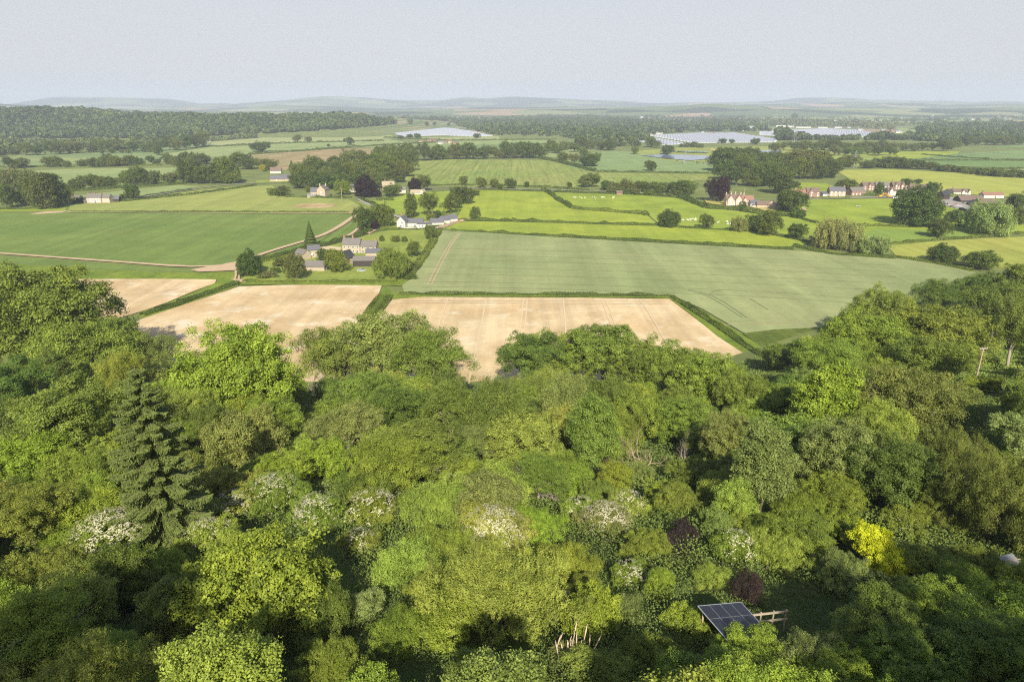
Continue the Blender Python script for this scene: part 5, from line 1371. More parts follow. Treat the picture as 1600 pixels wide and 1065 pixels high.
vh("broad brown brick house with shallow grey-brown hipped roof", 1340, 305.5, 23, 12, BRICK, GSLATE, 8, ch=0, D=9, nw=4)
vh("brown-roofed house with white bay windows behind the broad brick house", 1357, 297.5, 18, 12, BRICK, TILE, 2, gables=((.05, .3),), ch=1)
vh("grey-brown roofed house behind the dark village tree", 1379, 298, 20, 13, WHITE, GSLATE, -3, ch=1)
vh("white steep-gabled house in the middle of the village row", 1393, 305.5, 13, 12, WHITE, TILE, 6, gables=((-.2, .45),), ch=1)
vh("orange-brick house with two pointed gables behind the white steep-gabled house", 1404, 297, 19, 12, BRICK, TILE, 0, gables=((-.25, .3), (.25, .3)), ch=1)
vh("low orange-brick house right of the hedge in the village", 1423, 304.5, 15, 11, BRICK, TILE, -4, ch=1)
vh("long brown-roofed house with white lower walls, near village end", 1436, 305.5, 25, 16, WHITE, TILE, -5, ch=1, D=10, nw=4)
vh("dark-fronted house with brown roof partly behind the big round oak", 1455, 303, 17, 13, BRICK, TILE, 12, ch=1)
vh("tall narrow black timber barn right of the big round oak", 1477, 312.5, 12, 13, TIMBER, BLACK, 14, ch=0, name="timber_barn", nw=0, floors=1, cat="barn", group="barns by the village", door=False)
vh("bungalow with brown roof and white gables right of the black barn", 1503, 305.5, 25, 9.5, WHITE, TILE, -4, gables=((.05, .16), (.42, .16)), ch=1)
vh("small white-gabled cottage just left of the bungalow with white gables", 1487, 304, 8, 8, WHITE, TILE, 8, ch=0, floors=1)
vh("long red-brown roofed white house on the far right above the barns", 1553, 309.5, 31, 8, WHITE, RTILE, -2, ch=1, floors=1, nw=4)
vh("big brown-roofed barn with long low roof at the farmyard", 1520, 317, 36, 10, TIMBER, TILE, -3, ch=0, name="barn", nw=0, D=12, cat="barn", group="barns by the village", door=False, rh=.6)
vh("lower brown-roofed barn in front of the big barn", 1545, 321, 26, 9, TIMBER, TILE, -6, ch=0, name="barn", nw=0, D=10, cat="barn", group="barns by the village", door=False, rh=.6)
vh("dark round-fronted barn in the middle of the farmyard", 1527, 322.5, 13, 8.5, TIMBER, BLACK, 80, ch=0, name="barn", nw=0, D=9, cat="barn", group="barns by the village", door=False, rh=.6)
vh("flat grey-roofed open shed at the front of the farmyard", 1519, 331, 20, 5, TIMBER, METAL, 4, ch=0, name="open_shed", nw=0, D=9, cat="shed", group="barns by the village", door=False, rh=.2)
vh("small brick field shelter with tan roof on the dark hedge of the sheep pasture", 968, 304.5, 9, 6, BRICK, TILE, 0, ch=0, name="field_shelter", nw=0, D=4, cat="shelter", group="field shelters", door=False, floors=1)
# --- far buildings
FARB = [(213, 180, 7, 4, 'brown'), (222, 181, 6, 4, 'white'), (234, 179.5, 5, 4, 'white'), (170, 181, 4, 3, 'white'), (243, 183, 3, 4, 'white'), (325, 223, 8, 6, 'white'), (362, 211, 7, 4, 'white'), (371, 213.5, 7, 3, 'white'), (271, 217.5, 5, 3, 'white'),
  (443, 178, 5, 3, 'white'), (455, 176, 4, 2.5, 'brown'), (489, 174, 12, 5, 'white'), (508, 171.5, 12, 3, 'white'), (481, 175, 3, 2.5, 'white'), (537, 171, 6, 5, 'brown'),
  (657, 223, 6, 5, 'cream'), (672, 221, 10, 4, 'brown'), (681, 220.5, 8, 4, 'brown'), (689, 225, 9, 4, 'white'), (697, 223, 7, 4, 'brown'), (703, 224, 6, 6, 'cream'), (713, 226, 7, 5, 'brown'), (706, 232, 4, 7, 'brown'),
  (695, 176, 4, 2.5, 'white'), (702, 177, 4, 3, 'white'), (712, 176, 5, 2, 'white'), (745, 178.5, 4, 2.5, 'white'), (757, 179, 5, 3, 'white'), (761, 179, 3, 2, 'brown'), (745, 197, 6, 3, 'cream'),
  (815, 180, 6, 3, 'cream'), (821, 193, 5, 5, 'cream'), (824, 194, 4, 4, 'white'), (907, 198.5, 5, 3, 'cream'), (932, 174, 8, 4, 'white'), (944, 174.5, 14, 5, 'white'), (955, 175.5, 8, 3, 'brown'), (975, 169.5, 10, 2, 'white'),
  (997, 184, 5, 4, 'brown'), (1003, 185.5, 4, 4, 'white'), (1015, 186, 4, 3, 'cream'), (1029, 186, 3, 3, 'white'), (1042, 185, 3, 3, 'white'), (1030, 210, 10, 3, 'white'), (1016, 212, 5, 4, 'cream'), (1094, 192.5, 3, 2.5, 'white'), (1097, 207.5, 4, 2.5, 'white'), (1113, 208.5, 6, 3, 'brown'), (1133, 209, 3, 3, 'cream'),
  (1120, 194.5, 10, 4, 'brown'), (1135, 195, 10, 4, 'brown'), (1148, 195, 8, 4, 'brown'), (1167, 195, 6, 5, 'white'), (1175, 195, 8, 4, 'brown'), (1174, 203, 8, 6, 'white'), (1158, 204.5, 18, 3, 'white'), (1192, 199, 10, 3, 'white'), (1140, 174.5, 8, 2, 'white'),
  (1220, 198, 14, 3.5, 'white'), (1235, 199, 10, 3, 'white'), (1255, 200, 22, 3, 'white'), (1285, 200, 14, 2.5, 'white'), (1309, 200, 12, 2.5, 'white'), (1326, 200, 5, 2, 'white'), (1344, 204, 8, 3, 'white'), (1380, 205.5, 6, 4, 'white'), (1396, 206, 10, 4, 'brown'), (1241, 178.5, 3, 2.5, 'white'), (1275, 178.5, 6, 2, 'white'), (1305, 189, 10, 2, 'white'), (1314, 189, 8, 2, 'white'),
  (1457, 183, 4, 2.5, 'white'), (1466, 181.5, 3, 2.5, 'white'), (1486, 177, 3, 2, 'white'), (1404, 208, 9, 4, 'white'), (1520, 188, 4, 3, 'white'), (1531, 188, 5, 3, 'brown'), (1499, 203, 10, 4, 'white'), (1517, 201, 3, 3, 'white'), (1522, 204, 8, 5, 'cream'), (1537, 205.5, 24, 5, 'grey'),
  (1555, 182, 5, 3, 'cream'), (1560, 183.5, 5, 3, 'brown'), (1564, 181.5, 5, 3, 'white'), (1569, 182, 5, 3, 'white'), (1571, 185, 4, 3, 'white'), (1578, 186, 4, 3, 'cream'), (1587, 183, 6, 3, 'white'), (1595, 184, 5, 3, 'brown'), (1550, 186, 4, 3, 'brown')]
LMK_FAR = [('the ridge wood', 230, 180), ('the left polytunnels', 690, 206), ('the central polytunnels', 1090, 215), ('the right polytunnels', 1290, 207), ('the far warehouse', 940, 172), ('the grey greenhouses', 1537, 204), ('the distant right-hand village', 1565, 183), ('the horizon hills', 500, 165)]
farrec = []
for u, vb, wpx, hpx, c in FARB:
    dep = depth_at(max(vb, 168)); W, H = wpx * dep / FPX, hpx * dep / FPX
    H = max(H, 3.5)
    wall, roof, cn = {'white': (WHITE, METAL, 'white'), 'cream': (STONEP, TILE, 'cream'), 'brown': (BRICK, TILE, 'brown-roofed'), 'grey': (METAL, METAL, 'grey')}[c]
    P = G(u, max(vb, 168)); P[2] = gz(P[0], P[1])
    if W > 30:   # a shed range
        bl = [(0, 0, W, 14, H * .45, H * .15, 0)]
    else: bl = [(0, 0, W, min(9, W), H * .6, H * .4, 0), (W * .3, -2, 5, min(5, W * .4), H * .5, H * .3, 90)]
    zs = link("far_house" if W < 30 else "far_warehouse", None, None, (P[0], P[1], P[2] - .3), random.uniform(-.4, .4))
    mw, mr = MB(), MB()
    for b in bl: block(mw, mr, b, wall, roof if W < 30 else (FRAME if c == 'white' else METAL))
    mw.obj("wall", zs); mr.obj("roof", zs)
    farrec.append(dict(o=zs, u=u, v=vb - hpx / 2, w=wpx, h=H, cn=cn, k='house' if W < 30 else 'warehouse'))

# --- polytunnels
PLAST = plain("tunnel_plastic", (0.47, 0.49, 0.54), 0.55, 0.12, 0.02)
def tunnels(label, poly, ang, pitch=7.0, h=1.7):
    P = np.array([G(*p)[:2] for p in poly]); a = math.radians(ang)
    R_ = np.array([[math.cos(a), math.sin(a)], [-math.sin(a), math.cos(a)]])
    Q = P @ R_.T
    verts, faces = [], []
    x = Q[:, 0].min() + pitch / 2
    while x < Q[:, 0].max():
        ys = []
        for i in range(len(Q)):
            (x1, y1), (x2, y2) = Q[i - 1], Q[i]
            if (x1 > x) != (x2 > x): ys.append(y1 + (x - x1) * (y2 - y1) / (x2 - x1))
        ys.sort()
        for y0, y1 in zip(ys[::2], ys[1::2]):
            if y1 - y0 < 6: continue
            o = len(verts); n = 7
            for yy in (y0, y1):
                for k in range(n + 1):
                    t = math.pi * k / n
                    p = np.array([x - math.cos(t) * pitch * .495, yy]) @ R_
                    verts.append((p[0], p[1], .1 + h * math.sin(t) ** .8))
            for k in range(n): faces.append((o + k, o + k + 1, o + n + 2 + k, o + n + 1 + k))
            faces.append(tuple(range(o, o + n + 1))); faces.append(tuple(range(o + n + 1, o + 2 * n + 2)))
        x += pitch
    me = bpy.data.meshes.new("polytunnels"); me.from_pydata(verts, [], faces); me.materials.append(PLAST); me.update()
    tag(link("polytunnels", me), label, "polytunnels", "fields of white polytunnels")
tunnels("left block of white polytunnels, below the tan and yellow strip field", [(610, 205.5), (624, 201.5), (700, 200), (732, 204.5), (770, 212.5), (740, 213.5), (690, 211.5), (628, 213.5)], 20)
tunnels("large central block of white polytunnels behind the ponds", [(1014, 212), (1090, 208), (1148, 207.5), (1215, 218), (1210, 222.5), (1085, 223.5), (1075, 222)], -12)
tunnels("small left triangle of polytunnels beside the large central block", [(944, 213.5), (1010, 213.5), (1076, 225), (1032, 227), (1008, 222), (955, 219)], -12)
tunnels("right block of white polytunnels, narrowing to the right", [(1188, 205.5), (1288, 201), (1340, 203.5), (1400, 213), (1300, 215), (1188, 211.5)], -25)

# --- pylons and poles
def pylon(u, vb, H, label):
    P = G(u, vb); mb = MB()
    w0, w1 = H * .1, H * .018
    for sx, sy in ((-1, -1), (1, -1), (1, 1), (-1, 1)):
        mb.tube([(sx * w0, sy * w0, 0), (sx * w1 * 1.6, sy * w1 * 1.6, H * .62), (0, 0, H)], [.22, .16, .1], METAL, 4)
    for i in range(7):
        z0, z1 = H * i / 9, H * (i + 1) / 9
        f = lambda z: w0 + (w1 * 1.6 - w0) * min(z / (H * .62), 1) if z < H * .62 else w1 * 1.6 * (H - z) / (H * .38)
        for a, b in (((-1, -1), (1, -1)), ((1, -1), (1, 1)), ((1, 1), (-1, 1)), ((-1, 1), (-1, -1))):
            mb.tube([(a[0] * f(z0), a[1] * f(z0), z0), (b[0] * f(z1), b[1] * f(z1), z1)], [.09, .09], METAL, 3)
    rt = link("pylon", None, None, tuple(P), .4); mb.obj("lattice_tower", rt)
    ar = MB()
    for z, w in ((.62, .17), (.76, .21), (.9, .15)):
        ar.tube([(-H * w, 0, H * z), (0, 0, H * z + .9), (H * w, 0, H * z)], [.08, .2, .08], METAL, 4)
        for s_ in (-1, 1): ar.tube([(s_ * H * w, 0, H * z), (s_ * H * w, 0, H * z - 2)], [.1, .1], METAL, 4)
    ar.obj("cross_arms", rt)
    tag(rt, label, "pylon", "electricity pylons")
pylon(1240, 231, 42, "tall grey lattice pylon at the near edge of the central woods")
pylon(1334, 262, 22, "small brownish lattice mast in front of the right-hand woods")
pylon(1070, 256, 18, "thin lattice pole standing by the main pond")
POLEM = plain("pole_timber", (0.42, 0.34, 0.26), .9, .25, 2)
def pole(x, y, z, H, label, r=.16, arm=True, rz=0.2):
    mb = MB(); mb.tube([(0, 0, -1), (0, 0, H)], [r, r * .75], POLEM, 8)
    rt = link("utility_pole", None, None, (x, y, z), rz); mb.obj("pole", rt)
    if arm:
        a = MB(); a.box((0, 0, H - .25), (1.9, .12, .14), POLEM); a.box((0, 0, H - .75), (1.0, .08, .08), POLEM)
        ca = a.obj("crossarm", rt)
        for xx in (-.85, -.35, .35, .85):
            i = MB(); i.tube([(xx, 0, H - .16), (xx, 0, H - .02), (xx, 0, H + .06)], [.05, .07, .03], FRAME, 6); i.obj("insulator", ca)
    tag(rt, label, "utility pole", "timber utility poles")
def GT(u, v):
    d = ray(u, v); t = 20.0
    while t < 3000:
        P = np.array([0, 0, CAMZ]) + d * t
        if P[2] <= gz(P[0], P[1]): return P
        t += .25
    return G(u, v)
p = GT(1523, 602); pole(p[0], p[1], p[2], 8.2, "leaning-looking timber utility pole with crossarm on the grassy slope at right", .17)
for u, vb, hpx, lb in ((675.5, 341, 17, "pale timber pole behind the white gabled house"), (534.5, 314, 24, "timber pole in front of the stone manor trees"), (599, 319, 8, "short pole on the bright pasture below the thatched cottages"), (1163, 302, 8, "pole behind the red-roofed manor"), (577, 369, 8, "pole beside the lane above the farm garden")):
    P = G(u, vb); dep = project(P)[2]; pole(P[0], P[1], 0, hpx * dep / FPX, lb, .2, False)

# --- solar panels on a frame in the clearing
o = np.array([0, 0, CAMZ])
t0 = 20.0; dTL, dTR, dBR = ray(1090, 947), ray(1157, 941), ray(1213, 1001)
c0 = ray(1150, 970)
while True:
    q = o + c0 * t0
    if q[2] - gz(q[0], q[1]) < 1.9: break
    t0 += .1
TL = o + dTL * (t0 - .2); TR = o + dTR * (t0 + 1.9)
e1 = TR - TL
best = min(np.linspace(-9, 6, 600), key=lambda k: abs(np.dot(e1, o + dBR * (t0 + 1.9 + k) - TR)))
BR = o + dBR * (t0 + 1.9 + best); e2 = BR - TR
nrm = np.cross(e2, e1); nrm /= np.linalg.norm(nrm); nrm = nrm if nrm[2] > 0 else -nrm
rt = link("solar_array", None, None, tuple((TL + BR) / 2 - [0, 0, 1.9])); org = np.array(rt.location)
def solar_mat():
    m, nt, p_ = new_mat("solar_cells")
    p_.inputs['Base Color'].default_value = (.012, .016, .035, 1); p_.inputs['Roughness'].default_value = .3; p_.inputs['Specular IOR Level'].default_value = .3
    tc = N_(nt, 'ShaderNodeTexCoord'); br = N_(nt, 'ShaderNodeTexBrick'); br.offset = 0
    br.inputs['Scale'].default_value = 1.0; br.inputs['Mortar Size'].default_value = .012
    br.inputs['Brick Width'].default_value = 1 / 6.; br.inputs['Row Height'].default_value = 1 / 10.
    br.inputs['Color1'].default_value = (.013, .014, .022, 1); br.inputs['Color2'].default_value = (.018, .02, .03, 1); br.inputs['Mortar'].default_value = (.035, .04, .055, 1)
    L_(nt, tc.outputs['Generated'], br.inputs['Vector']); L_(nt, br.outputs['Color'], p_.inputs['Base Color'])
    return m
SOLAR = solar_mat(); ALU = plain("aluminium", (.62, .63, .65), .35, .05, 2, .7)
def slab(name, a, u_, v_, th, mat, parent):
    mb = MB(); q = [a, a + u_, a + u_ + v_, a + v_]
    vs = [x - org for x in q] + [x + nrm * th - org for x in q]
    mb.add(vs, [(0, 1, 2, 3), (4, 7, 6, 5), (0, 4, 5, 1), (1, 5, 6, 2), (2, 6, 7, 3), (3, 7, 4, 0)], mat); return mb.obj(name, parent)
NCOL, NROW = 4, 3
fr = MB()
def fbar(a, b, r_=.035):
    fr.tube([a - org + nrm * .03, b - org + nrm * .03], [r_ * .7, r_ * .7], ALU, 4)
for i in range(NCOL):
    for j in range(NROW):
        g_ = .012
        slab("solar_panel", TL + e1 * (i / NCOL + g_ / 2) + e2 * (j / NROW + g_ / 2), e1 * (1 / NCOL - g_), e2 * (1 / NROW - g_), .045, SOLAR, rt)
for i in range(NCOL + 1): fbar(TL + e1 * i / NCOL, TL + e1 * i / NCOL + e2, .05 if i in (0, NCOL) else .022)
for j in range(NROW + 1): fbar(TL + e2 * j / NROW, TL + e2 * j / NROW + e1, .05 if j in (0, NROW) else .018)
fr.obj("frame", rt)
for a in (.08, .92):
    for b in (.08, .92):
        q = TL + e1 * a + e2 * b; mb = MB(); g_ = gz(q[0], q[1])
        mb.tube([np.array([q[0], q[1], g_ - .3]) - org, q - org - nrm * .02], [.06, .06], POLEM, 6); mb.obj("leg", rt)
tag(rt, "tilted array of dark solar panels with pale metal frame in the clearing at lower right", "solar panels")
print("solar", np.linalg.norm(e1), np.linalg.norm(e2), t0, best, nrm)
a, b = TR + e2 * .12, None
rt = link("rail_fence", None, None, (a[0], a[1], gz(a[0], a[1])))
for k in range(4):
    mb = MB(); mb.tube([(.3 + k * .8, .12 * k, -.3), (.3 + k * .8, .12 * k, 1.5)], [.05, .05], POLEM, 6); mb.obj("post", rt)
for z in (1.35, .8):
    mb = MB(); mb.box((1.5, .18, z), (2.7, .06, .12), STONEP, .15); mb.obj("rail", rt)
tag(rt, "short pale two-rail fence right behind the solar panels", "fence")

# pampas stems
p = GT(887, 1048); r = np.random.RandomState(4)
rt = link("pampas_grass", None, None, tuple(p))
mb = MB(); mh = MB()
for k in range(16):
    x, y = r.normal(0, .75), r.normal(0, .4); H = r.uniform(1.7, 2.7); l = r.normal(0, .16, 2)
    mb.tube([(x, y, 0), (x + l[0] * H, y + l[1] * H, H)], [.03, .02], STONEP, 5)
    mh.tube([(x + l[0] * H * .6, y + l[1] * H * .6, H * .6), (x + l[0] * H * .85, y + l[1] * H * .85, H * .85), (x + l[0] * H, y + l[1] * H, H)], [.015, .04, .01], plain("seed_head", (.62, .48, .33), .95, .2, 3) if k == 0 else bpy.data.materials["seed_head"], 6)
mb.obj("stems", rt); mh.obj("seed_heads", rt)
n = 1500; aa = r.rand(n) * 6.28; tt = r.rand(n)
PP = np.stack([np.cos(aa) * tt * 1.1, np.sin(aa) * tt * .8, .25 + 1.3 * np.sin(tt * 2.6) * r.uniform(.5, 1, n)], 1)
l_ = link("leaves", quad_mesh("leaves", leaf_quads(r, PP, r.normal(size=PP.shape), .5, .12, np.stack([np.cos(aa), np.sin(aa), 1 - 1.5 * tt], 1)), M_LEAF, r.uniform(.3, .7, n)), rt); l_.color = (.2, .23, .07, 1)
tag(rt, "clump of pale upright pampas plumes at the bottom, right of centre", "pampas grass")
# timber and sheet pile at right edge
p = GT(1572, 884); rt = link("timber_pile", None, None, tuple(p), .3); rt.scale = (.7, .7, .7)
for k in range(6):
    mb = MB(); mb.box((r.normal(0, .5), r.normal(0, .6), .35 + .12 * k), (3.2, .16, .06), POLEM, r.normal(0, .35)); mb.obj("plank", rt)
mb = MB(); mb.add([(-1, -.9, .7), (1.0, -1.1, .75), (1.2, .5, 1.15), (-.9, .6, 1.1), (-1, -.9, .66), (1.0, -1.1, .71), (1.2, .5, 1.11), (-.9, .6, 1.06)], [(0, 1, 2, 3), (7, 6, 5, 4), (0, 4, 5, 1), (1, 5, 6, 2), (2, 6, 7, 3), (3, 7, 4, 0)], METAL)
mb.obj("metal_sheet", rt)
tag(rt, "heap of pale planks and a grey sheet among bushes at the right edge", "timber pile")

# --- animals
def animal_mesh(name, L, H, mat, woolly, horn=False):
    bm_v, bm_f = [], []
    pts = []
    def ring(c, ry, rz, n=8): return [(c[0], c[1] + ry * math.cos(2 * math.pi * k / n), c[2] + rz * math.sin(2 * math.pi * k / n)) for k in range(n)]
    mb = MB()
    R = H * (.28 if woolly else .24); zc = H * .62
    secs = [(-.5, .25, .3), (-.46, .7, .75), (-.3, .95, .95), (0, 1, 1.05), (.25, .95, 1.0), (.4, .75, .85), (.52, .45, .55), (.62, .36, .42), (.72, .34, .36), (.80, .28, .26), (.86, .12, .14)]
    vs, fs = [], []
    for i, (x, a, b) in enumerate(secs):
        zz = zc + (0 if x < .45 else (x - .45) * H * .55)
        vs += ring((x * L, 0, zz), R * a * .85, R * b)
        if i:
            for k in range(8): fs.append(((i - 1) * 8 + k, (i - 1) * 8 + (k + 1) % 8, i * 8 + (k + 1) % 8, i * 8 + k))
    fs.append(tuple(range(8))[::-1]); fs.append(tuple((len(secs) - 1) * 8 + k for k in range(8)))
    mb.add(vs, fs, mat)
    for x in (-.36, .34):
        for s_ in (-1, 1):
            mb.tube([(x * L, s_ * R * .5, zc - R * .4), (x * L + (.03 if x < 0 else 0) * L, s_ * R * .5, H * .3), (x * L, s_ * R * .5, 0)], [R * .34, R * .2, R * .16], mat, 6)
    for s_ in (-1, 1): mb.tube([(.7 * L, s_ * R * .3, zc + H * .22), (.68 * L, s_ * R * .62, zc + H * .22)], [R * .12, R * .04], mat, 4)
    mb.tube([(-.5 * L, 0, zc + R * .5), (-.55 * L, 0, zc - R * .3)], [R * .12, R * .06], mat, 4)
    return mb.mesh(name, True)
WOOL = plain("wool", (.74, .71, .62), .95, .08, 3); HIDE = plain("dark_hide", (.035, .028, .024), .8, .3, 3)
SHM = animal_mesh("sheep", 1.25, .95, WOOL, True); COWM = animal_mesh("cow", 2.2, 1.5, HIDE, False)
r = np.random.RandomState(12)
def herd(name, mesh, n, polys, cat, group, lab):
    rec = []
    for k in range(n):
        cu, cv, su, sv = polys[k % len(polys)]
        u, v = cu + r.normal(0, su), cv + r.normal(0, sv)
        P = G(u, v); oo = link(name, mesh, None, tuple(P), r.uniform(0, 6.28)); tag(oo, lab, cat, group)
herd("sheep", SHM, 46, [(1072, 345, 7, 1.5), (1090, 343, 9, 2), (1128, 349, 10, 1.6), (1140, 351, 5, 1.2)], "sheep", "white sheep grazing right of the round oak", "white sheep in the flock grazing on the bright pasture between two round oaks")
herd("sheep", SHM, 22, [(905, 309, 6, .6), (925, 309.5, 5, .8), (942, 309, 2, .5), (955, 310, 4, .6)], "sheep", "white sheep on the upper pasture", "white sheep resting on the upper bright pasture below the dark hedge")
herd("cow", COWM, 26, [(1082, 251.5, 8, .8), (1092, 254, 7, 1), (1112, 252, 5, 1), (1113, 259, 6, 1)], "cow", "dark cattle beside the pond", "dark cow grazing on the rough grass in front of the main pond")

# --- vehicles
def car(name, label, u, v, col, L=4.3, W=1.8, H=1.45, rz=0, cat="car", group=None, P=None):
    P = G(u, v) if P is None else P
    rt = link(name, None, None, tuple(P), rz); paint = plain("car_paint", col, .3, .03, 1, .1, .5)
    mb = MB(); z0, z1 = .32, .32 + (H - .32) * .52
    prof = [(-.5, z0), (-.5, z1 * .92), (-.47, z1), (.28, z1), (.48, z1 * .82), (.5, z0)]
    vs = [(x * L, -W / 2, z) for x, z in prof] + [(x * L, W / 2, z) for x, z in prof]; n = len(prof)
    mb.add(vs, [tuple(range(n)), tuple(range(2 * n - 1, n - 1, -1))] + [(i, i + n, (i + 1) % n + n, (i + 1) % n) for i in range(n)], paint)
    t = [(-.40, z1), (-.30, H), (.08, H), (.24, z1)]
    mb.add([(x * L, -W * .42, z) for x, z in t] + [(x * L, W * .42, z) for x, z in t], [(0, 1, 2, 3), (7, 6, 5, 4), (1, 5, 6, 2)], paint)
    mb.obj("body", rt)
    g_ = MB(); g_.add([(x * L, s_ * (W * .42 + .012), z) for s_ in (-1, 1) for x, z in ((-.36, z1 + .03), (-.29, H - .06), (.07, H - .06), (.20, z1 + .03))] +
        [(.245 * L, -W * .38, z1 + .02), (.245 * L, W * .38, z1 + .02), (.095 * L, W * .38, H - .04), (.095 * L, -W * .38, H - .04)], [(0, 1, 2, 3), (7, 6, 5, 4), (8, 9, 10, 11)], GLASS); g_.obj("windows", rt)
    for x in (-.31, .31):
        for s_ in (-1, 1):
            w_ = MB(); w_.tube([(x * L, s_ * (W / 2 - .2), .33), (x * L, s_ * (W / 2 + .02), .33)], [.33, .33], BLACK, 12); w_.obj("wheel", rt)
    tag(rt, label, cat, group)
car("car", "silver-blue car parked on the grass in front of the timber barn", 565, 424, (.45, .5, .56), rz=.1)
car("van", "white van parked on the road beside the yellow diggers", 1399, 310, (.8, .8, .8), 5.2, 2.0, 2.3, .0, "van")
cars = [(1482, 321, (.5, .5, .55)), (1488, 323.5, (.1, .1, .12)), (1494, 320.5, (.6, .3, .25)), (1499, 323, (.75, .75, .75)), (1505, 319, (.2, .22, .3)), (1497, 326, (.35, .36, .4)), (1240, 311.5, (.12, .12, .15))]
cn_ = ["silver-grey car, leftmost in the farmyard", "black car in the farmyard, second from the left", "reddish car in the middle of the farmyard", "white car in the farmyard near the barns", "dark blue car against the big brown-roofed barn", "mid-grey car at the front of the farmyard", "dark car at the left end of the village road"]
for (u, v, c), lb in zip(cars, cn_): car("car", lb, u, v, c, rz=random.uniform(-1, 1), group="cars by the village")
def digger(label, u, v, col, rz):
    P = G(u, v); rt = link("excavator", None, None, tuple(P), rz); paint = plain("machine_paint", col, .5, .1, 1)
    mb = MB(); mb.box((0, 0, .45), (3.6, .6, .85), BLACK)
    for s_ in (-1, 1):
        tr = MB(); tr.tube([(-1.6, s_ * 1.1, .45), (1.6, s_ * 1.1, .45)], [.45, .45], BLACK, 8); tr.box((0, s_ * 1.1, .45), (3.4, .5, .8), BLACK); tr.obj("track", rt)
    b = MB(); b.box((-.6, .2, 1.55), (2.6, 2.3, 1.1), paint); b.obj("body", rt)
    c = MB(); c.box((.5, -.6, 2.2), (1.4, 1.1, 1.5), paint); c.box((.5, -1.16, 2.4), (1.1, .02, .9), GLASS); c.obj("cab", rt)
    a_ = MB(); a_.tube([(.8, .4, 1.5), (2.6, .4, 3.9), (4.6, .4, 3.3)], [.25, .25, .18], paint, 6); a_.tube([(4.6, .4, 3.3), (5.0, .4, 1.2)], [.18, .14], paint, 6); a_.obj("arm", rt)
    bu = MB(); bu.box((5.0, .4, .8), (.9, 1.1, .8), BLACK); bu.obj("bucket", rt)
    tag(rt, label, "digger", "diggers by the village road")
digger("yellow digger on the village road, left of the orange one", 1376, 308.5, (.75, .45, .04), .1)
digger("orange digger on the village road, right of the yellow one", 1388, 308.5, (.75, .3, .05), 3.0)
# field trough / goal-like white frame in the meadow
p = G(1340, 324); rt = link("livestock_frame", None, None, tuple(p))
for s_ in (-1, 1):
    mb = MB(); mb.box((s_ * 1.6, 0, .8), (.25, 1.2, 1.6), WHITE); mb.obj("end_panel", rt)
mb = MB(); mb.box((0, 0, 1.3), (3.0, 1.0, .5), METAL); mb.obj("top", rt)
tag(rt, "small white trough-like frame alone in the village meadow", "livestock feeder")

# ------------------------------------------------------------------ labels for trees and far houses
LM_NEAR = [('the tall spruce', 238, 725), ('the golden yellow shrub', 1370, 862), ('the purple shrub', 1065, 845), ('the solar panels', 1150, 970), ('the slope utility pole', 1530, 580), ('the reddish bare branches', 1020, 700), ('the pampas plumes', 888, 1020), ('the pale dead stems', 488, 590),
           ('the bottom left corner', 0, 1065), ('the bottom right corner', 1600, 1065), ('the top-left big tree', 60, 520), ('the timber pile', 1572, 884), ('the bare mid-slope shrub', 870, 760)]
LM_MID = [('the stone farmhouse', 562, 390), ('the white gabled house', 645, 352), ('the stone manor', 503, 298), ('the cream cottages', 150, 311), ('the red-roofed manor', 1156, 314), ('the village houses', 1340, 300), ('the big oak', 1443, 330), ('the main pond', 1080, 247),
          ('the left polytunnels', 690, 207), ('the central polytunnels', 1090, 216), ('the right polytunnels', 1290, 207), ('the vineyard field', 780, 272), ('the brownish field', 490, 250), ('the farmyard barns', 1530, 315), ('the sheep pasture', 1000, 318), ('the grey greenhouses', 1537, 204), ('the far left edge', 0, 250), ('the far right edge', 1600, 250)]
def rel(u, v, lms):
    best = min(lms, key=lambda m: (u - m[1]) ** 2 + ((v - m[2]) * 1.8) ** 2)
    du, dv = u - best[1], (v - best[2]) * 1.8
    if math.hypot(du, dv) < 12: r_ = 'close to'
    elif abs(du) > 2 * abs(dv): r_ = 'left of' if du < 0 else 'right of'
    elif abs(dv) > 2 * abs(du): r_ = 'beyond' if dv < 0 else 'below'
    else: r_ = ('beyond and ' if dv < 0 else 'below and ') + ('left of' if du < 0 else 'right of')
    return r_ + ' ' + best[0]
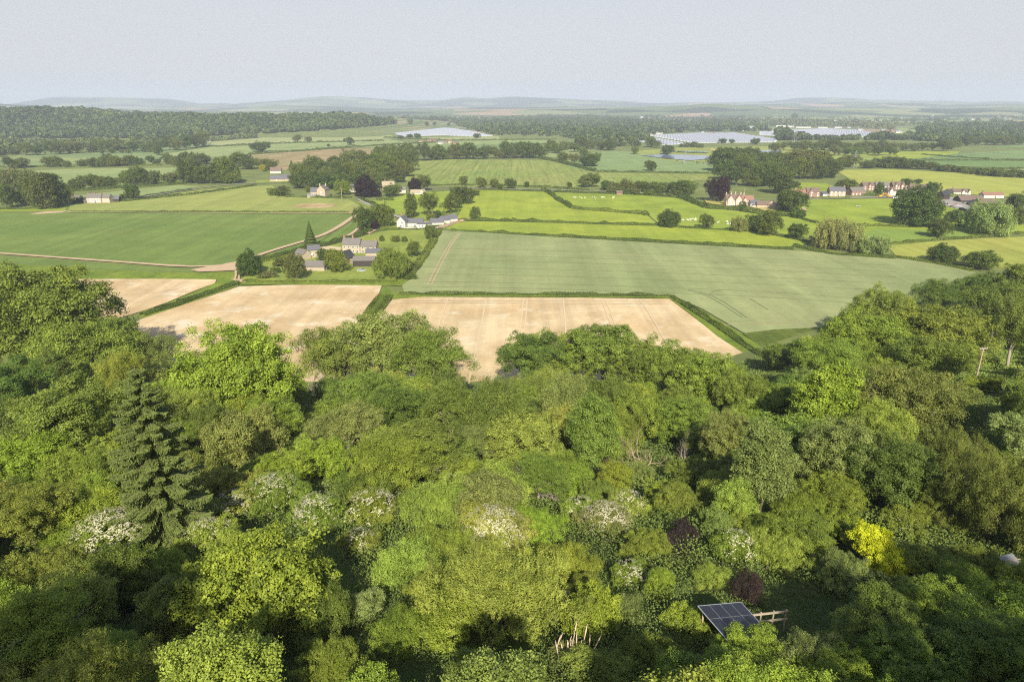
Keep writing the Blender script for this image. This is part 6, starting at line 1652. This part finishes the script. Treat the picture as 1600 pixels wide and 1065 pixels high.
ORD = ['leftmost', 'second', 'third', 'fourth', 'fifth', 'sixth', 'seventh', 'eighth', 'ninth', 'tenth', 'eleventh', 'twelfth', 'thirteenth', 'fourteenth', 'fifteenth', 'sixteenth', 'seventeenth', 'eighteenth', 'nineteenth', 'twentieth']
from collections import defaultdict
bins = defaultdict(list)
for T in TREES:
    if T['label']:
        tag(T['o'], T['label'], T['cat'] or T['kind']); continue
    near = T['zone'] != 'mid'
    if T['zone'] == 'behind':
        tag(T['o'], "tall tree on the slope just outside the frame shading the lowest shrubs", "tree", "trees outside the frame above the slope"); continue
    k = T['kind']
    sizes = ('low', 'mid-sized', 'tall')
    hs = T['h'] * .95
    sz_ = sizes[0] if hs < (5 if near else 7) else sizes[1] if hs < (12 if near else 15) else sizes[2]
    flo = 'white-flowering ' if T['bl'] else ''
    key = f"{sz_} {flo}{T['col']} {k} {rel(T['u'], T['v'], LM_NEAR if near else LM_MID)}"
    T['sz_'] = sz_
    bins[key].append(T)
for key, L in bins.items():
    L.sort(key=lambda t: t['u'])
    for i, T in enumerate(L):
        lab = key
        if len(L) > 1:
            o_ = ORD[i] if i < len(ORD) else f"{i + 1}th"
            if i == len(L) - 1: o_ = 'rightmost'
            lab = key + (", " + o_ if o_ in ('leftmost', 'rightmost') else f", {o_} from left")
        k = T['kind']
        cat = 'shrub' if 'shrub' in k or 'bush' in k else 'tree'
        grp = {'near': 'trees and shrubs on the wooded slope', 'mid': 'trees standing in the farmland'}[T['zone']]
        tag(T['o'], lab, cat, grp)
bins = defaultdict(list)
for T in farrec:
    bins[f"{'small ' if T['w'] < 6 else 'long ' if T['w'] > 11 else ''}{T['cn']} far {T['k']} {rel(T['u'], T['v'], LMK_FAR)}"].append(T)
for key, L in bins.items():
    L.sort(key=lambda t: t['u'])
    for i, T in enumerate(L):
        o_ = 'leftmost' if i == 0 else 'rightmost' if i == len(L) - 1 else ORD[min(i, 19)] + ' from left'
        tag(T['o'], key if len(L) == 1 else key + ', ' + o_, 'house' if T['k'] == 'house' else 'warehouse', "far buildings scattered over the plain")
